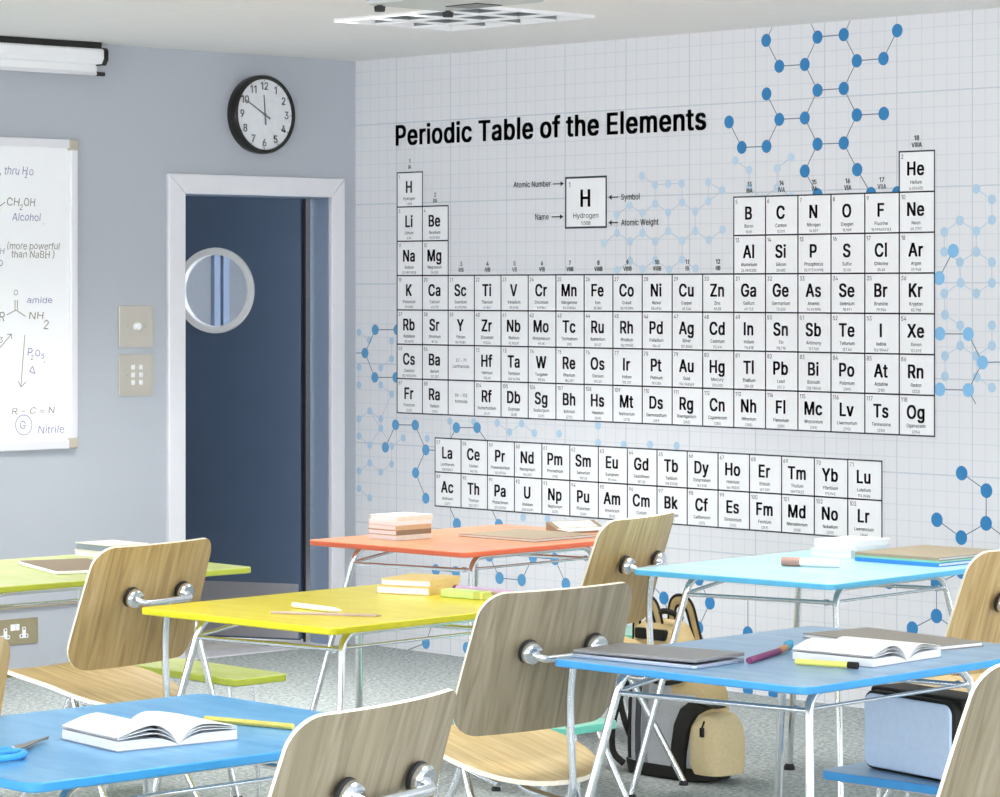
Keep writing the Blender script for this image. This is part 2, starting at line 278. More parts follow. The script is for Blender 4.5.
# sans-serif letter outlines, one glyph a line: character, advance, vertices, triangles (1000 = cap height)
GLYPHS = """( 537 175,406,181,519,198,636,259,867,300,971,347,1060,464,1060,375,842,317,616,302,508,297,406,315,225,370,32,464,-189,347,-189,273,-42,219,107,186,258 4,5,6,4,6,7,3,4,7,2,3,7,2,7,8,1,2,8,1,8,9,0,1,9,0,9,10,17,0,10,17,10,11,16,17,11,16,11,12,15,16,12,15,12,13,14,15,13
) 537 73,-189,169,35,222,229,240,406,235,508,219,616,162,842,73,1060,190,1060,237,971,279,867,313,754,340,636,356,518,362,406,351,256,317,105,263,-44,190,-189 6,7,8,6,8,9,6,9,10,6,10,11,5,6,11,5,11,12,5,12,13,4,5,13,4,13,14,3,4,14,2,3,14,2,14,15,2,15,16,1,2,16,1,16,17,0,1,17,0,17,18
, 369 74,-235,133,140,269,140,166,-235 0,1,2,0,2,3
- 891 662,481,662,369,224,369,224,481 2,3,0,2,0,1
. 369 187,-9,153,-2,124,17,104,46,97,81,104,115,124,144,153,164,187,170,222,164,251,144,271,115,277,81,271,46,251,17,222,-2 7,8,9,6,7,9,6,9,10,5,6,10,5,10,11,4,5,11,4,11,12,3,4,12,3,12,13,2,3,13,2,13,14,1,2,14,1,14,15,0,1,15
0 891 446,-13,342,2,255,47,186,122,135,223,104,349,94,499,104,649,136,776,187,878,256,952,343,998,446,1013,548,998,635,952,704,878,755,776,786,649,797,499,786,349,755,223,705,122,636,47,549,2,446,97,513,109,570,145,616,203,649,283,669,382,676,499,669,618,649,717,616,797,570,855,513,891,446,903,377,891,320,855,275,797,242,717,222,618,215,499,222,382,242,283,275,203,320,145,377,109 11,12,13,10,11,13,10,13,14,9,10,14,9,14,36,36,14,15,9,36,37,35,36,15,9,37,38,34,35,15,8,9,38,34,15,16,8,38,39,33,34,16,8,39,40,32,33,16,7,8,40,32,16,17,7,40,41,31,32,17,6,7,41,31,17,18,6,41,42,30,31,18,5,6,42,5,42,43,29,30,18,29,18,19,5,43,44,28,29,19,4,5,44,28,19,20,4,44,45,27,28,20,3,4,45,27,20,21,3,45,46,26,27,21,3,46,47,25,26,21,2,3,47,25,21,22,2,47,24,24,25,22,2,24,22,1,2,22,1,22,23,0,1,23
1 640 417,0,417,881,411,881,169,703,169,839,390,1000,542,1000,542,0 0,1,6,0,6,7,2,3,4,2,4,5,1,2,5,1,5,6
2 891 126,0,126,93,460,450,555,555,611,642,625,685,630,730,623,780,605,823,575,857,537,883,491,898,440,903,385,897,339,880,301,851,273,813,255,766,250,711,129,711,139,796,169,869,218,930,281,976,357,1004,442,1013,527,1004,601,976,663,932,710,875,739,808,749,732,744,677,729,624,702,569,660,508,525,353,300,119,300,111,765,111,765,0 24,25,26,23,24,26,23,26,27,22,23,27,22,27,28,22,28,29,21,22,13,13,22,12,12,22,11,11,22,29,10,11,29,21,13,14,9,10,29,21,14,15,9,29,30,20,21,15,8,9,30,20,15,16,7,8,30,20,16,17,7,30,31,19,20,17,6,7,31,19,17,18,6,31,32,5,6,32,4,5,32,4,32,33,3,4,33,3,33,34,3,34,35,2,3,35,2,35,36,1,2,36,1,36,37,1,37,38,1,38,39,1,39,40,0,1,40
3 891 428,-13,341,-5,261,19,192,59,138,113,102,180,86,259,215,259,226,211,249,171,282,139,325,116,374,103,430,98,488,103,541,119,585,146,618,183,640,229,647,285,641,337,621,386,588,427,540,459,476,480,395,487,308,487,308,588,566,881,566,889,137,889,137,1000,732,1000,732,905,415,547,415,568,518,567,606,542,677,498,729,437,762,365,772,285,761,202,728,130,676,70,607,24,523,-4 30,31,32,30,32,33,30,33,29,29,33,28,28,33,34,27,28,35,35,28,34,26,27,35,26,35,36,26,36,37,26,37,38,26,38,25,25,38,24,24,38,39,23,24,39,22,23,39,22,39,40,21,22,40,20,21,40,20,40,41,19,20,41,18,19,41,18,41,42,5,6,7,5,7,8,17,18,42,5,8,9,17,42,43,16,17,43,4,5,9,4,9,10,15,16,43,4,10,11,15,43,44,14,15,44,4,11,12,3,4,12,3,12,13,13,14,44,3,13,44,3,44,45,2,3,45,2,45,46,1,2,46,1,46,0
4 891 78,207,78,311,485,1000,611,1000,213,326,213,319,812,319,812,207,554,0,554,238,554,287,554,624,674,624,674,0 1,2,3,1,3,4,1,4,5,1,5,6,1,6,7,0,1,7,10,11,12,10,12,13,9,10,13,8,9,13
5 891 435,-13,350,-5,275,22,212,64,163,118,130,183,117,256,240,256,250,213,271,175,302,143,341,118,385,103,435,98,492,105,543,127,585,160,617,205,638,258,644,319,637,380,616,435,583,480,540,515,488,537,428,544,329,528,285,508,252,483,132,497,189,1000,720,1000,720,889,296,889,263,593,268,593,349,639,451,656,517,649,578,631,632,601,678,561,716,511,745,454,763,390,768,321,758,229,725,149,674,81,607,30,526,-3 29,30,33,33,30,31,33,31,32,29,33,34,36,37,38,36,38,39,35,36,39,35,39,40,35,40,41,29,34,35,29,35,25,25,35,41,25,41,42,29,25,26,24,25,42,23,24,42,29,26,27,22,23,42,22,42,43,29,27,28,21,22,43,21,43,44,20,21,44,20,44,45,19,20,45,19,45,46,18,19,46,17,18,46,5,6,7,5,7,8,17,46,47,5,8,9,16,17,47,4,5,9,4,9,10,15,16,47,15,47,48,4,10,11,14,15,48,3,4,11,3,11,12,13,14,48,3,12,13,3,13,48,3,48,49,2,3,49,2,49,50,1,2,50,1,50,0
6 891 445,-13,357,-3,280,29,215,79,166,146,135,227,125,318,133,392,157,470,201,560,270,669,496,1000,633,1000,297,513,286,513,324,565,385,603,462,617,547,608,621,579,681,533,727,471,755,396,764,309,754,221,723,143,674,78,609,28,532,-3,445,95,500,102,548,123,587,156,618,199,637,251,644,309,637,368,618,419,587,462,548,494,500,515,445,521,390,515,342,495,302,463,271,420,252,370,246,311,252,252,271,200,302,156,342,123,390,102 10,11,12,10,12,15,15,12,13,9,10,15,16,17,18,16,18,19,15,16,19,15,19,20,9,15,14,13,15,41,41,15,20,8,9,14,41,20,40,40,20,21,13,41,42,13,42,43,39,40,21,8,14,13,8,13,43,8,43,44,38,39,21,38,21,22,7,8,44,7,44,45,37,38,22,7,45,46,36,37,22,36,22,23,6,7,46,6,46,47,35,36,23,5,6,47,5,47,48,34,35,23,34,23,24,5,48,49,33,34,24,4,5,49,33,24,25,4,49,50,32,33,25,4,50,51,31,32,25,3,4,51,31,25,26,3,51,52,30,31,26,3,52,29,29,30,26,3,29,26,2,3,26,2,26,27,1,2,27,1,27,28,0,1,28
7 891 191,0,636,881,636,889,122,889,122,1000,768,1000,768,882,324,0 3,4,5,3,5,2,2,5,6,1,2,6,1,6,7,0,1,7
8 891 445,-13,350,-4,266,22,198,65,146,121,113,189,102,266,108,327,128,384,158,433,199,474,246,504,300,520,300,525,234,554,182,605,149,672,138,748,148,820,178,884,225,938,287,979,361,1005,445,1013,528,1005,602,979,663,938,710,884,740,820,750,748,739,672,706,605,655,554,591,525,591,520,643,504,690,474,730,433,761,384,781,327,788,266,777,189,744,121,692,65,623,22,540,-4,445,97,507,102,560,118,603,145,635,180,655,223,662,272,655,325,634,371,600,409,556,438,504,456,445,462,385,456,333,438,289,409,255,371,234,325,227,272,233,223,253,180,285,145,329,118,382,102,445,569,495,574,539,590,576,616,604,650,622,691,628,738,622,785,605,826,577,859,541,884,496,899,445,904,393,899,349,884,312,859,284,826,267,785,261,738,267,691,284,650,312,616,349,590,394,574 22,23,24,21,22,24,21,24,25,20,21,25,20,25,26,19,20,26,19,26,82,82,26,27,19,82,83,81,82,27,19,83,84,80,81,27,18,19,84,18,84,85,79,80,27,79,27,28,18,85,86,78,79,28,18,86,87,77,78,28,17,18,87,77,28,29,17,87,88,76,77,29,16,17,88,76,29,30,16,88,89,75,76,30,16,89,90,74,75,30,15,16,90,74,30,31,15,90,91,73,74,31,15,91,92,72,73,31,14,15,92,72,31,32,14,92,93,71,72,32,14,93,70,70,71,32,14,70,32,13,14,32,13,32,33,12,13,33,12,33,34,11,12,34,11,34,35,10,11,35,10,35,36,9,10,59,59,10,58,58,10,36,58,36,57,57,36,37,9,59,60,56,57,37,9,60,61,55,56,37,8,9,61,55,37,38,8,61,62,54,55,38,7,8,62,54,38,39,7,62,63,53,54,39,6,7,63,53,39,40,6,63,64,52,53,40,6,64,65,51,52,40,5,6,65,51,40,41,5,65,66,50,51,41,4,5,66,50,41,42,4,66,67,49,50,42,4,67,68,48,49,42,3,4,68,48,42,43,3,68,69,47,48,43,3,69,46,46,47,43,3,46,43,2,3,43,2,43,44,1,2,44,1,44,45,0,1,45
9 891 444,1013,532,1003,610,971,674,921,723,854,754,773,764,682,756,608,733,530,688,440,619,331,394,0,256,0,593,487,604,487,565,435,505,397,428,383,343,392,269,421,209,467,163,529,134,604,125,691,135,780,166,858,216,922,280,972,357,1003,444,905,390,898,342,877,302,844,272,801,253,749,246,691,253,632,272,581,302,538,342,506,390,485,444,479,499,485,548,505,588,537,618,580,637,631,644,689,637,748,618,800,588,844,548,877,500,898 28,0,1,27,28,1,27,1,2,26,27,2,26,2,3,25,26,30,30,26,29,29,26,3,29,3,52,52,3,4,25,30,31,51,52,4,25,31,32,50,51,4,24,25,32,50,4,5,24,32,33,49,50,5,24,33,34,48,49,5,23,24,34,48,5,6,23,34,35,47,48,6,22,23,35,22,35,36,46,47,6,46,6,7,22,36,37,45,46,7,45,7,8,21,22,37,21,37,38,44,45,8,21,38,39,43,44,8,43,8,14,14,8,9,20,21,39,20,39,40,42,43,13,13,43,14,42,13,16,16,13,12,15,14,9,20,40,41,41,42,16,20,41,16,19,20,16,15,9,10,16,15,10,18,19,16,18,16,17,12,16,10,12,10,11
= 891 142,481,142,592,749,592,749,481,142,191,142,301,749,301,749,191 0,1,2,0,2,3,4,5,6,4,6,7
A 943 32,0,396,1000,543,1000,910,0,777,0,564,595,519,732,456,940,482,940,418,729,374,595,167,0,216,279,216,391,727,391,727,279 0,1,7,7,1,2,7,2,8,8,2,3,0,7,9,9,7,6,9,8,6,6,8,3,5,6,3,0,9,10,0,10,11,4,5,3,12,13,14,12,14,15
B 897 118,0,118,1000,474,1000,569,991,646,964,706,923,749,869,774,805,783,735,777,677,760,629,734,591,700,562,619,524,619,515,667,506,714,483,756,447,791,399,814,340,821,268,813,196,787,131,742,77,677,35,592,9,485,0,245,112,481,112,581,123,648,157,686,207,699,268,692,317,673,361,642,399,601,429,549,447,488,454,245,454,245,561,468,561,520,566,566,582,605,608,635,642,654,683,660,732,649,793,614,843,556,877,472,888,245,888 0,1,52,52,1,2,52,2,3,52,3,4,52,4,5,52,5,51,51,5,6,0,52,40,50,51,6,49,50,6,49,6,7,48,49,7,48,7,8,47,48,8,47,8,9,46,47,9,45,46,9,45,9,10,44,45,10,44,10,11,43,44,11,43,11,12,42,43,12,41,42,12,41,12,13,0,40,39,39,40,41,39,41,13,39,13,14,39,14,15,39,15,16,39,16,38,38,16,17,0,39,27,37,38,17,36,37,17,36,17,18,35,36,18,34,35,18,34,18,19,33,34,19,33,19,20,32,33,20,31,32,20,31,20,21,30,31,21,30,21,22,29,30,22,29,22,23,28,29,23,0,27,28,0,28,23,0,23,24,0,24,25,0,25,26
C 1003 526,-13,403,2,295,49,205,125,137,227,94,352,79,499,94,647,137,773,205,875,295,951,403,998,526,1013,599,1008,669,991,733,964,790,926,840,879,880,822,910,758,930,685,803,685,788,733,765,776,702,842,620,883,526,896,438,884,361,850,296,793,246,715,214,617,203,499,214,382,246,284,296,207,361,150,439,116,526,104,620,118,702,158,765,225,803,315,930,315,911,243,881,178,840,122,791,74,734,37,669,9,600,-8 11,12,13,11,13,14,10,11,14,10,14,15,10,15,16,9,10,16,9,16,26,26,16,17,9,26,27,25,26,17,9,27,28,24,25,17,24,17,18,8,9,28,8,28,29,23,24,18,23,18,19,8,29,30,22,23,19,7,8,30,22,19,20,21,22,20,7,30,31,6,7,31,6,31,32,5,6,32,5,32,33,5,33,34,4,5,34,41,42,43,41,43,44,4,34,35,41,44,45,3,4,35,40,41,45,3,35,36,40,45,46,39,40,46,3,36,37,2,3,37,39,46,47,38,39,47,2,37,38,2,38,47,2,47,48,1,2,48,1,48,49,1,49,50,0,1,50
D 987 430,0,189,0,189,112,422,112,534,124,625,159,695,216,745,293,775,389,785,502,775,614,745,709,696,785,628,842,541,876,434,888,183,888,183,1000,443,1000,579,985,693,940,785,868,852,769,894,646,907,502,893,357,852,233,783,134,689,60,571,15,245,1000,245,0,118,0,118,1000 16,17,18,16,18,19,16,19,20,16,20,15,15,20,21,14,15,21,13,14,21,13,21,22,12,13,22,11,12,22,11,22,23,10,11,23,10,23,24,9,10,24,8,9,24,8,24,25,7,8,25,7,25,26,6,7,26,6,26,27,5,6,27,4,5,27,4,27,28,3,4,28,1,2,3,1,3,28,1,28,29,1,29,0,32,33,30,32,30,31
E 823 118,0,118,1000,732,1000,732,888,245,888,245,562,699,562,699,450,245,450,245,112,738,112,738,0 0,1,4,4,1,2,4,2,3,0,4,5,0,5,8,8,5,6,8,6,7,0,8,9,0,9,10,0,10,11
F 806 118,0,118,1000,726,1000,726,888,245,888,245,547,681,547,681,435,245,435,245,0 0,1,4,4,1,2,4,2,3,0,4,5,0,5,8,8,5,6,8,6,7,0,8,9
G 1023 528,-13,403,2,294,49,204,125,136,227,93,353,79,499,93,647,136,773,203,875,293,951,400,998,521,1013,597,1008,669,990,735,961,793,922,842,874,883,818,913,755,932,685,802,685,761,773,700,839,620,882,521,896,436,884,360,850,295,793,246,715,214,617,203,499,214,382,246,285,296,207,362,150,440,116,528,104,608,113,678,140,735,183,779,242,806,314,812,391,556,391,556,503,940,503,940,393,926,278,886,179,823,97,740,37,641,-1 11,12,13,11,13,14,10,11,14,10,14,15,10,15,16,9,10,16,9,16,25,25,16,17,9,25,26,24,25,17,9,26,27,23,24,17,8,9,27,23,17,18,8,27,28,22,23,18,22,18,19,8,28,29,7,8,29,21,22,19,21,19,20,7,29,30,6,7,30,6,30,31,44,45,46,44,46,47,5,6,31,5,31,32,44,47,43,43,47,48,42,43,48,5,32,33,4,5,33,41,42,48,4,33,34,41,48,49,40,41,49,3,4,34,3,34,35,39,40,49,39,49,50,3,35,36,38,39,50,2,3,36,2,36,37,37,38,50,2,37,50,2,50,51,1,2,51,1,51,52,0,1,52
H 1016 118,0,118,1000,245,1000,245,568,771,568,771,1000,898,1000,898,0,771,0,771,456,245,456,245,0 0,1,2,0,2,3,4,5,6,4,6,7,0,3,10,10,3,4,10,4,9,9,4,7,0,10,11,8,9,7
I 363 118,0,245,0,245,1000,118,1000 1,2,3,1,3,0
K 917 205,286,205,425,273,513,343,596,416,677,715,1000,881,1000,454,542,448,543,118,0,118,1000,245,1000,245,657,244,442,245,380,245,0,732,0,369,509,448,608,882,0 4,5,6,4,6,7,3,4,7,2,3,8,8,3,7,2,8,0,1,2,0,9,10,11,9,11,12,9,12,13,9,13,14,9,14,15,17,18,19,16,17,19
L 772 118,0,118,1000,245,1000,245,112,710,112,710,0 0,1,2,0,2,3,0,3,4,0,4,5
M 1235 118,0,118,1000,298,1000,545,368,565,312,588,241,612,165,632,96,604,96,625,162,649,238,672,311,693,368,936,1000,1116,1000,1116,0,991,0,991,572,992,643,993,725,995,812,997,899,1008,899,978,805,947,713,919,633,896,572,672,0,562,0,335,572,313,631,285,710,254,801,220,899,234,899,236,818,238,731,239,646,240,572,240,0 0,1,33,33,1,2,33,2,34,34,2,3,12,13,21,21,13,14,21,14,22,22,14,15,0,33,35,35,33,32,35,34,32,32,34,3,12,21,23,23,21,20,23,22,20,20,22,15,0,35,36,19,20,15,12,23,24,31,32,3,0,36,37,18,19,15,12,24,25,30,31,3,0,37,38,17,18,15,12,25,26,29,30,3,0,38,39,28,29,3,12,26,27,16,17,15,28,3,4,11,12,27,28,4,5,10,11,27,28,5,6,9,10,27,28,6,8,8,6,7,8,9,27,28,8,27
N 1029 118,0,118,1000,268,1000,674,359,713,296,762,210,813,108,796,105,788,213,785,309,784,383,784,1000,911,1000,911,0,760,0,397,570,349,650,291,749,211,889,234,892,240,754,244,645,246,572,246,0 0,1,18,18,1,2,18,2,19,19,2,3,10,11,12,10,12,13,20,19,17,17,19,3,0,18,20,20,18,17,0,20,21,16,17,3,15,16,3,0,21,22,0,22,23,14,15,3,9,10,13,14,3,4,8,9,13,14,4,5,7,8,6,6,8,13,14,5,6,14,6,13
O 1048 525,-13,403,2,296,49,206,125,137,227,94,352,79,499,94,647,137,773,206,875,296,951,403,998,525,1013,647,998,754,951,844,875,912,773,955,647,969,499,955,352,912,227,844,125,754,49,647,2,525,104,610,115,687,149,752,205,803,283,835,382,846,499,835,618,803,717,752,795,687,851,610,885,525,896,439,885,362,850,297,794,246,716,214,618,203,499,214,382,246,284,297,206,362,150,439,115 11,12,13,10,11,13,10,13,14,9,10,14,9,14,36,36,14,15,9,36,37,35,36,15,9,37,38,34,35,15,8,9,38,34,15,16,33,34,16,8,38,39,32,33,16,8,39,40,7,8,40,32,16,17,31,32,17,7,40,41,6,7,41,31,17,18,6,41,42,30,31,18,5,6,42,5,42,43,29,30,18,29,18,19,5,43,44,28,29,19,4,5,44,28,19,20,4,44,45,27,28,20,3,4,45,27,20,21,3,45,46,26,27,21,3,46,47,25,26,21,2,3,47,25,21,22,2,47,24,24,25,22,2,24,22,1,2,22,1,22,23,0,1,23
P 874 118,0,118,1000,462,1000,568,990,653,958,719,909,766,845,794,769,803,683,794,598,766,522,719,457,653,407,568,376,462,365,245,365,245,0,245,477,457,477,528,483,584,503,626,535,655,577,672,627,677,683,672,740,655,789,626,831,584,862,527,882,456,889,245,889 0,1,31,31,1,2,31,2,3,31,3,4,31,4,5,31,5,30,30,5,29,29,5,6,0,31,17,28,29,6,27,28,6,27,6,7,26,27,7,25,26,7,25,7,8,24,25,8,23,24,8,23,8,9,22,23,9,22,9,10,21,22,10,20,21,10,20,10,11,19,20,11,18,19,11,0,17,15,15,17,18,15,18,11,15,11,12,15,12,13,15,13,14,0,15,16
R 883 118,0,118,1000,464,1000,569,990,655,960,721,913,767,851,795,777,805,692,795,607,767,534,721,473,654,427,569,398,464,389,245,389,245,0,245,501,459,501,530,507,585,524,627,553,656,591,673,637,679,692,673,748,656,796,627,835,585,864,529,882,458,889,245,889,452,420,694,0,841,0,595,430 0,1,31,31,1,2,31,2,3,31,3,4,31,4,5,31,5,30,30,5,29,29,5,6,0,31,17,28,29,6,27,28,6,27,6,7,26,27,7,25,26,7,25,7,8,24,25,8,23,24,8,23,8,9,22,23,9,22,9,10,21,22,10,20,21,10,20,10,11,19,20,11,18,19,11,0,17,15,15,17,18,15,18,11,15,11,12,15,12,13,15,13,14,0,15,16,34,35,32,34,32,33
S 878 440,-17,338,-9,251,18,179,61,126,118,90,188,75,268,205,268,217,216,243,172,280,139,327,115,381,101,440,97,504,102,562,118,610,145,648,181,671,224,679,274,673,317,653,352,622,379,582,402,481,437,361,470,251,512,169,568,119,641,102,732,113,811,147,880,201,936,270,979,353,1005,446,1013,540,1005,621,978,689,936,741,882,775,817,788,743,663,743,642,810,594,860,526,891,442,901,382,896,329,880,285,855,253,822,233,783,226,738,234,692,257,656,292,627,333,606,417,577,519,549,612,518,705,467,744,432,776,388,796,336,803,272,792,195,760,125,707,66,636,21,546,-8 34,35,36,33,34,36,33,36,37,32,33,37,32,37,38,31,32,38,31,38,46,46,38,39,31,46,47,45,46,39,31,47,48,44,45,39,44,39,40,30,31,48,30,48,49,43,44,40,30,49,50,30,50,51,43,40,41,29,30,51,42,43,41,29,51,52,29,52,53,28,29,53,28,53,54,28,54,55,27,28,55,27,55,56,27,56,57,27,57,58,26,27,58,26,58,59,26,59,60,25,26,60,24,25,60,24,60,61,23,24,61,23,61,62,22,23,62,22,62,63,21,22,63,20,21,63,20,63,64,19,20,64,18,19,64,18,64,65,5,6,7,5,7,8,17,18,65,5,8,9,17,65,66,4,5,9,16,17,66,4,9,10,15,16,66,4,10,11,15,66,67,3,4,11,14,15,67,3,11,12,13,14,67,3,12,13,3,13,67,3,67,68,2,3,68,2,68,69,1,2,69,1,69,0
T 882 62,888,62,1000,819,1000,819,888,505,888,505,0,379,0,379,888 0,1,2,0,2,3,7,0,3,6,7,4,4,7,3,6,4,5
U 1017 509,-16,398,-5,303,30,225,85,166,157,130,243,118,340,118,1000,244,1000,244,350,252,282,277,222,315,172,368,134,433,109,509,101,585,109,650,134,702,172,740,222,764,282,772,350,772,1000,899,1000,899,340,887,243,850,157,792,85,714,30,619,-5 6,7,8,6,8,9,21,22,23,21,23,24,6,9,10,20,21,24,5,6,10,20,24,25,5,10,11,19,20,25,4,5,11,19,25,26,4,11,12,18,19,26,4,12,13,17,18,26,3,4,13,17,26,27,3,13,14,16,17,27,3,14,15,15,16,27,3,15,27,2,3,27,2,27,28,1,2,28,1,28,29,0,1,29
V 943 401,0,32,1000,166,1000,378,405,423,270,487,60,461,60,525,271,569,405,776,1000,910,1000,546,0 0,1,2,0,2,3,8,9,10,8,10,11,0,3,4,7,8,11,6,7,5,5,7,11,0,4,5,0,5,11
W 1349 305,0,32,1000,162,1000,321,385,345,286,367,184,387,78,372,78,393,184,415,286,440,385,602,1000,746,1000,907,385,933,286,956,184,977,78,960,78,981,184,1003,286,1028,385,1186,1000,1316,1000,1042,0,895,0,723,635,691,769,660,934,687,934,658,776,625,635,453,0 0,1,2,0,2,3,10,11,27,27,11,12,27,12,28,28,12,13,20,21,22,20,22,23,10,27,29,29,27,26,29,28,26,26,28,13,10,29,30,25,26,13,10,30,31,24,25,13,0,3,4,9,10,31,24,13,14,19,20,23,0,4,5,8,9,31,24,14,15,18,19,23,0,5,7,7,5,6,7,8,31,24,15,17,17,15,16,17,18,23,0,7,31,24,17,23
X 932 36,0,427,559,427,464,58,1000,205,1000,350,787,401,710,439,647,479,574,456,574,495,646,534,710,587,787,734,1000,877,1000,509,470,509,564,896,0,750,0,574,254,528,324,491,384,453,454,481,454,443,386,405,326,357,254,180,0 2,3,4,2,4,5,12,13,14,12,14,15,2,5,6,11,12,15,2,6,1,1,6,7,10,11,16,16,11,15,1,7,9,9,7,8,9,10,16,1,9,16,1,16,17,0,1,22,22,1,23,23,1,17,0,22,24,24,22,21,24,23,21,21,23,17,0,24,25,20,21,17,0,25,26,19,20,17,0,26,27,18,19,17
Y 928 400,0,400,409,32,1000,179,1000,378,677,437,574,491,453,440,453,494,576,551,677,749,1000,895,1000,527,409,527,0 1,2,3,1,3,4,9,10,11,9,11,12,1,4,5,8,9,12,7,8,6,6,8,12,1,5,6,1,6,12,0,1,12,0,12,13
Z 862 82,0,82,91,538,757,602,846,670,935,684,893,561,889,438,888,79,888,79,1000,780,1000,780,907,332,253,263,158,191,65,177,107,299,111,421,112,785,112,785,0 8,9,10,8,10,4,4,10,11,8,4,6,6,4,3,5,4,11,5,11,12,6,5,3,3,5,12,8,6,7,2,3,12,1,2,12,1,12,13,1,13,15,15,13,14,16,17,18,16,18,19,15,16,19,1,15,19,0,1,19
a 765 314,-17,247,-10,186,10,134,42,94,88,68,144,60,212,66,270,85,316,114,352,152,380,246,414,350,432,459,446,521,462,537,477,542,501,542,505,537,547,524,583,502,612,471,633,432,646,385,650,335,646,293,634,231,591,197,538,81,572,112,633,154,680,205,715,261,738,381,756,470,746,562,708,602,675,634,630,655,570,662,494,662,0,544,0,544,102,536,102,495,48,423,2,374,-12,335,89,397,96,448,115,488,145,518,183,536,226,542,271,542,373,510,358,455,346,394,337,345,330,264,312,203,274,186,244,181,206,185,171,200,142,224,119,255,103 32,33,34,32,34,35,31,32,35,30,31,35,30,35,36,29,30,36,29,36,23,23,36,37,29,23,24,22,23,37,29,24,25,21,22,37,29,25,26,28,29,26,20,21,37,20,37,38,19,20,38,28,26,27,18,19,38,18,38,39,17,18,39,16,17,39,15,16,39,15,39,40,14,15,40,13,14,54,54,14,40,12,13,54,11,12,54,10,11,54,9,10,54,9,54,55,53,54,40,9,55,56,8,9,56,8,56,57,8,57,58,8,58,59,7,8,59,7,59,60,7,60,61,52,53,40,6,7,61,6,61,62,51,52,40,5,6,62,5,62,63,50,51,42,42,51,40,5,63,64,49,50,42,4,5,64,4,64,65,4,65,66,48,49,43,43,49,42,4,66,47,48,43,44,41,42,40,47,48,44,4,47,44,3,4,44,3,44,45,2,3,45,1,2,45,1,45,46,0,1,46
b 834 451,-16,389,-10,339,7,271,61,232,115,220,115,220,0,103,0,103,1000,223,1000,223,628,232,628,270,680,337,733,387,750,450,756,538,744,615,709,679,652,727,575,757,481,767,371,757,261,727,166,679,89,616,32,539,-4,433,92,497,101,549,129,591,172,621,229,639,297,645,372,639,447,621,513,591,569,550,612,497,639,433,648,369,640,317,613,276,572,246,517,228,450,221,372,228,294,246,226,276,170,318,128,370,101 7,8,9,7,9,10,14,15,16,13,14,16,13,16,17,12,13,17,12,17,18,11,12,39,39,12,18,39,18,38,38,18,19,11,39,40,11,40,41,37,38,19,7,10,11,7,11,43,43,11,42,42,11,41,36,37,19,36,19,20,35,36,20,7,43,44,34,35,20,34,20,21,7,44,45,33,34,21,7,45,46,32,33,21,32,21,22,31,32,22,7,46,47,31,22,23,30,31,23,7,47,5,5,47,48,29,30,23,5,48,49,29,23,24,28,29,24,5,49,4,4,49,50,7,5,6,3,4,50,3,50,27,27,28,24,3,27,24,3,24,25,2,3,25,2,25,26,1,2,26,1,26,0
c 778 407,-16,312,-4,230,32,161,90,110,167,78,261,67,368,78,478,110,572,161,649,230,707,312,744,407,756,511,741,600,700,668,633,711,544,595,515,571,568,531,611,476,639,407,648,340,639,285,610,243,565,213,508,195,441,189,368,195,297,213,231,243,174,285,130,340,101,407,91,477,101,532,130,573,174,598,230,713,201,671,110,602,42,512,-1 11,12,13,10,11,13,10,13,14,9,10,14,9,14,21,21,14,15,8,9,22,22,9,21,20,21,15,8,22,23,19,20,15,19,15,16,18,19,16,8,23,24,7,8,24,17,18,16,7,24,25,7,25,26,6,7,26,6,26,27,5,6,27,5,27,28,5,28,29,4,5,29,4,29,30,36,37,38,36,38,39,4,30,31,35,36,39,3,4,31,3,31,32,34,35,39,34,39,40,3,32,33,33,34,40,3,33,40,2,3,40,2,40,41,1,2,41,1,41,0
d 834 384,-16,296,-4,219,32,155,89,107,166,77,261,67,371,77,481,108,575,156,652,220,709,297,744,385,756,448,750,497,733,565,680,602,628,611,628,611,1000,731,1000,731,0,615,0,615,115,603,115,564,61,496,7,446,-10,402,92,465,101,517,128,559,170,589,226,607,294,613,372,607,450,589,517,559,572,518,613,465,640,402,648,337,639,284,612,243,569,213,513,195,447,189,372,195,297,213,229,243,172,285,129,338,101 17,18,19,17,19,20,11,12,13,11,13,14,10,11,14,10,14,15,9,10,15,9,15,39,39,15,16,8,9,40,40,9,39,38,39,16,37,38,16,8,40,41,37,16,17,37,17,36,36,17,35,35,17,20,8,41,42,7,8,42,7,42,43,34,35,20,7,43,44,6,7,44,33,34,20,6,44,45,6,45,46,32,33,20,5,6,46,5,46,47,31,32,20,4,5,47,4,47,48,30,31,22,22,31,20,4,48,49,29,30,22,3,4,49,3,49,50,28,29,23,23,29,22,28,23,24,21,22,20,3,50,27,27,28,24,3,27,24,2,3,24,2,24,25,1,2,25,1,25,26,0,1,26
